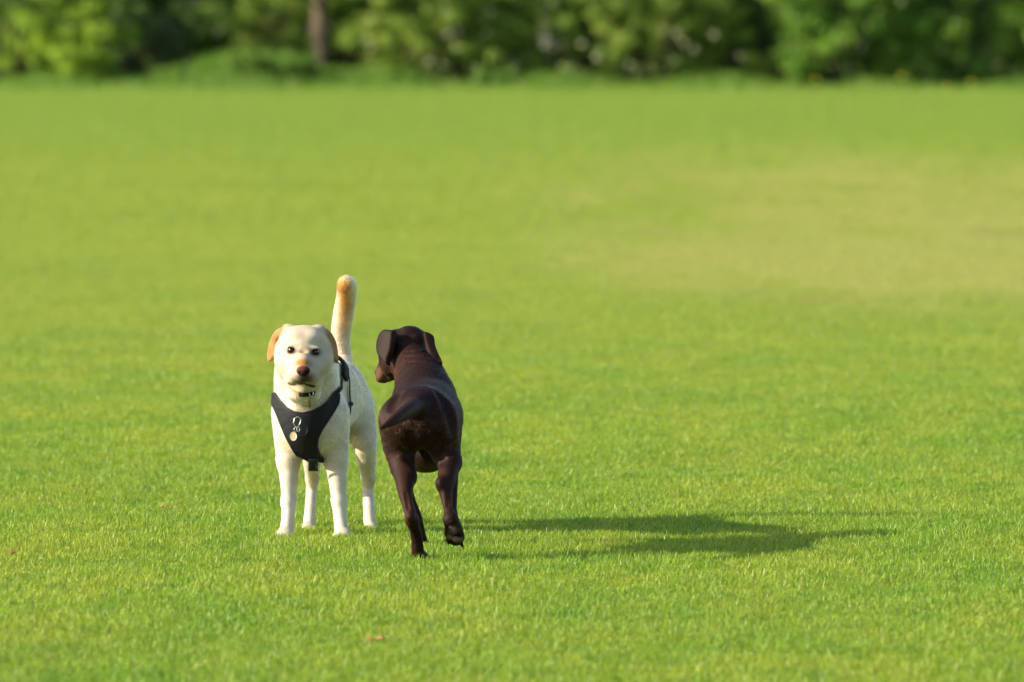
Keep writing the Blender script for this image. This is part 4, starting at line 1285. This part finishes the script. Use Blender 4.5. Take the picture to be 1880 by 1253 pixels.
bush("hedge_bush", X(1560, 104.6), 104.9, 3.3, 3.5, 2.2, L_GREEN, "bright green leafy bush standing forward in the right part of the hedge", "bush", 32, 160, 80, 0.09, pale=4, group=GH)
bush("hedge_bush", X(1770, 105.4), 105.6, 3.5, 3.7, 2.2, L_GREEN, "dark hollowed green bush near the right end of the hedge", "bush", 33, 120, 75, 0.09, group=GH)
bush("hedge_bush", X(1960, 104.8), 105.0, 2.6, 3.6, 2.2, L_GREEN, "green bush cut by the right edge of the view", "bush", 34, 130, 75, 0.09, group=GH)
GW = "trees of the wood behind the hedge"
for i, (x_, y_, lab) in enumerate(((-12.5, 113, "dark tree of the wood behind the leftmost bright bush"), (-7.4, 114, "dark tree of the wood above the shaded gap in the hedge"), (-3.6, 115, "dark tree of the wood right of the bare trunk"),
                                   (0.4, 113.5, "dark tree of the wood behind the middle olive bushes"), (4.4, 114.5, "dark tree of the wood behind the glint dotted bush right of the middle"), (8.4, 113.5, "dark tree of the wood behind the bright green bushes"), (12.6, 115, "dark tree of the wood behind the right end of the hedge"))):
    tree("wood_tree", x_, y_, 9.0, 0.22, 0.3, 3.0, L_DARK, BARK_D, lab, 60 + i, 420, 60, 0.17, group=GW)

# verge: uncut grass and weeds along the foot of the hedge, rising over a bank left of the trunk
def verge():
    r = np.random.default_rng(77)
    n = 70000
    x = r.uniform(-13.5, 13.5, n); y = 100.0 + 6.8 * r.random(n) ** 0.8
    bankh = np.exp(-((x + 4.9) / 1.5) ** 2) * 0.34 + np.exp(-((x + 6.9) / 1.0) ** 2) * 0.10
    z = g_np(y + FAR) + bankh * np.clip((y - 103.4) / 1.8, 0, 1) - 0.02
    h = (0.035 + 0.36 * np.clip((y - 101.5) / 3.2, 0, 1) ** 1.5) * r.uniform(0.5, 1.25, n) * (0.75 + 0.25 * np.sin(x * 1.9) + 0.9 * bankh)
    a = r.uniform(0, 6.283, n); w = 0.011 * r.uniform(0.6, 1.6, n)
    d = np.stack([np.cos(a), np.sin(a)], -1); pw = np.stack([-np.sin(a), np.cos(a)], -1) * w[:, None]
    ln = h * r.uniform(0.15, 0.7, n)
    b0 = np.stack([x, y + FAR], -1)
    V = np.stack([np.column_stack([b0 - pw, z]), np.column_stack([b0 + pw, z]),
                  np.column_stack([b0 + d * (ln * 0.35)[:, None] + pw, z + h * 0.6]), np.column_stack([b0 + d * (ln * 0.35)[:, None] - pw, z + h * 0.6]),
                  np.column_stack([b0 + d * ln[:, None], z + h])], 1).reshape(-1, 3)
    b = (np.arange(n) * 5)[:, None]
    F = np.concatenate([b + np.array([[0, 1, 2]]), b + np.array([[0, 2, 3]]), b + np.array([[3, 2, 4]])])
    o = mesh_np("long_grass", V, F, L_WEED, smooth=False, attrs={"tone": np.repeat(r.random(n), 5)})
    tag(o, "uncut lush green grass along the foot of the hedge", "grass", kind="stuff")
    # the bank itself
    xs = np.linspace(-9.5, -0.5, 46); ys = np.linspace(103.2, 109.5, 24)
    Xg, Yg = np.meshgrid(xs, ys, indexing='ij')
    bk = np.exp(-((Xg + 4.9) / 1.5) ** 2) * 0.34 + np.exp(-((Xg + 6.9) / 1.0) ** 2) * 0.10
    Z = g_np(Yg + FAR) + bk * np.clip((Yg - 103.4) / 1.8, 0, 1) * np.clip((109.5 - Yg) / 1.5, 0, 1) - 0.03
    i, j = np.meshgrid(np.arange(45), np.arange(23), indexing='ij'); a = (i * 24 + j).ravel()
    o = mesh_np("grassy_bank", np.stack([Xg, Yg + FAR, Z], -1).reshape(-1, 3), np.stack([a, a + 24, a + 25, a + 1], -1), GROUND_MAT)
    tag(o, kind="structure")
verge()
for i, (xx, w, h, lab) in enumerate(((330, 0.9, 0.30, "low round clump of nettles at the left foot of the grassy bank"), (455, 1.1, 0.42, "leafy green clump of weeds on the crown of the grassy bank"), (545, 0.8, 0.36, "leafy clump of weeds at the foot of the bare tree trunk"),
                                     (720, 0.9, 0.30, "green weed clump under the glint dotted bush right of the trunk"), (905, 0.8, 0.25, "small weed clump at the foot of the hedge near the middle"), (1480, 1.0, 0.40, "tall weed clump under the bright green bush, beside a yellow flower"), (1690, 1.1, 0.35, "weed clump between the yellow flowers near the right end"))):
    bush("weed_clump", X(xx, 104.4), 104.5, w, h, 0.8, L_WEED, lab, "weeds", 90 + i, 34, 50, 0.055, (0.07, 0.14), low=0.12 + (0.22 if 380 < xx < 560 else 0.0), group="clumps of weeds along the hedge foot")

# yellow flowers at the foot of the hedge
def flower(x, y, h, label):
    y = y + FAR; z0 = float(g_np(y)); org = np.array([x, y, z0])
    root = empty("yellow_flower", org, label, "flower", "yellow flowers at the foot of the hedge")
    tube("stem", [org, org + [0.01, 0, h * 0.5], org + [0.02, -0.02, h]], 0.004, STEM, root, org)
    Vs, Fs = [], []
    c = org + [0.02, -0.03, h]
    for ring_, (rad, n, tilt) in enumerate(((0.045, 11, 0.1), (0.028, 8, 0.5))):
        for k in range(n):
            a = 2 * math.pi * k / n + ring_ * 0.3
            u = np.array([math.cos(a), 0.25 * math.sin(a) - tilt, math.sin(a)]); s_ = np.array([-math.sin(a), 0, math.cos(a)])
            b_ = len(Vs)
            Vs += [c, c + u * rad * 0.6 + s_ * rad * 0.22, c + u * rad, c + u * rad * 0.6 - s_ * rad * 0.22]; Fs.append((b_, b_ + 1, b_ + 2, b_ + 3))
    mesh_np("petals", Vs, Fs, PETAL, root, smooth=False, origin=org)
for pxx, pyy, Yf, lab in ((1495, 147, 103.3, "largest yellow flower at the foot of the bright green bush"), (1652, 140, 103.7, "faint yellow flower half way between the largest one and the right end"), (1734, 160, 102.9, "small yellow flower standing lowest, out in the mown grass edge"),
                      (1780, 151, 103.2, "rightmost yellow flower at the foot of the hollowed bush")):
    z = CAMH - (pyy - HOR) * (Yf + FAR) / FPX
    flower(X(pxx, Yf), Yf, max(0.08, z - float(g_np(Yf + FAR))), lab)

# fallen leaves lying on the turf
LEAF_BROWN = simple_mat("dry_leaf", (0.38, 0.17, 0.07), 0.7, 0, 0.2, (60, 0.35))
def dry_leaf(pxx, pyy, size, ang, label):
    Y_ = FPX * (CAMH - 0.03) / (pyy - HOR)
    c = np.array([(pxx - 940) * Y_ / FPX, Y_, 0.026])
    Vs, Fs = [], []
    n = 9
    for i in range(n):
        t = i / (n - 1)
        w = size * 0.36 * math.sin(math.pi * min(1, t * 0.96 + 0.02)) ** 0.7
        for j in (-1, 0, 1):
            u = (t - 0.5) * size
            z = 0.12 * size * abs(j) + 0.22 * size * (2 * t - 1) ** 2 + 0.05 * size * math.sin(i * 2.1 + j)
            Vs.append(c + np.array([u * math.cos(ang) - j * w * math.sin(ang), u * math.sin(ang) + j * w * math.cos(ang), z]))
    for i in range(n - 1):
        for j in range(2):
            a = i * 3 + j
            Fs.append((a, a + 1, a + 4, a + 3))
    o = mesh_np("fallen_leaf", np.array(Vs) - c, Fs, LEAF_BROWN)
    o.location = c
    sd = o.modifiers.new("thickness", 'SOLIDIFY'); sd.thickness = 0.0008
    tag(o, label, "leaf", "fallen leaves on the grass")
dry_leaf(688, 1178, 0.055, 0.4, "reddish brown leaf lying on the near grass below the dogs")
dry_leaf(300, 933, 0.035, 1.1, "small dry brown leaf on the grass left of the cream dog")
dry_leaf(20, 1018, 0.035, 2.0, "small dry brown leaf at the left edge of the view")
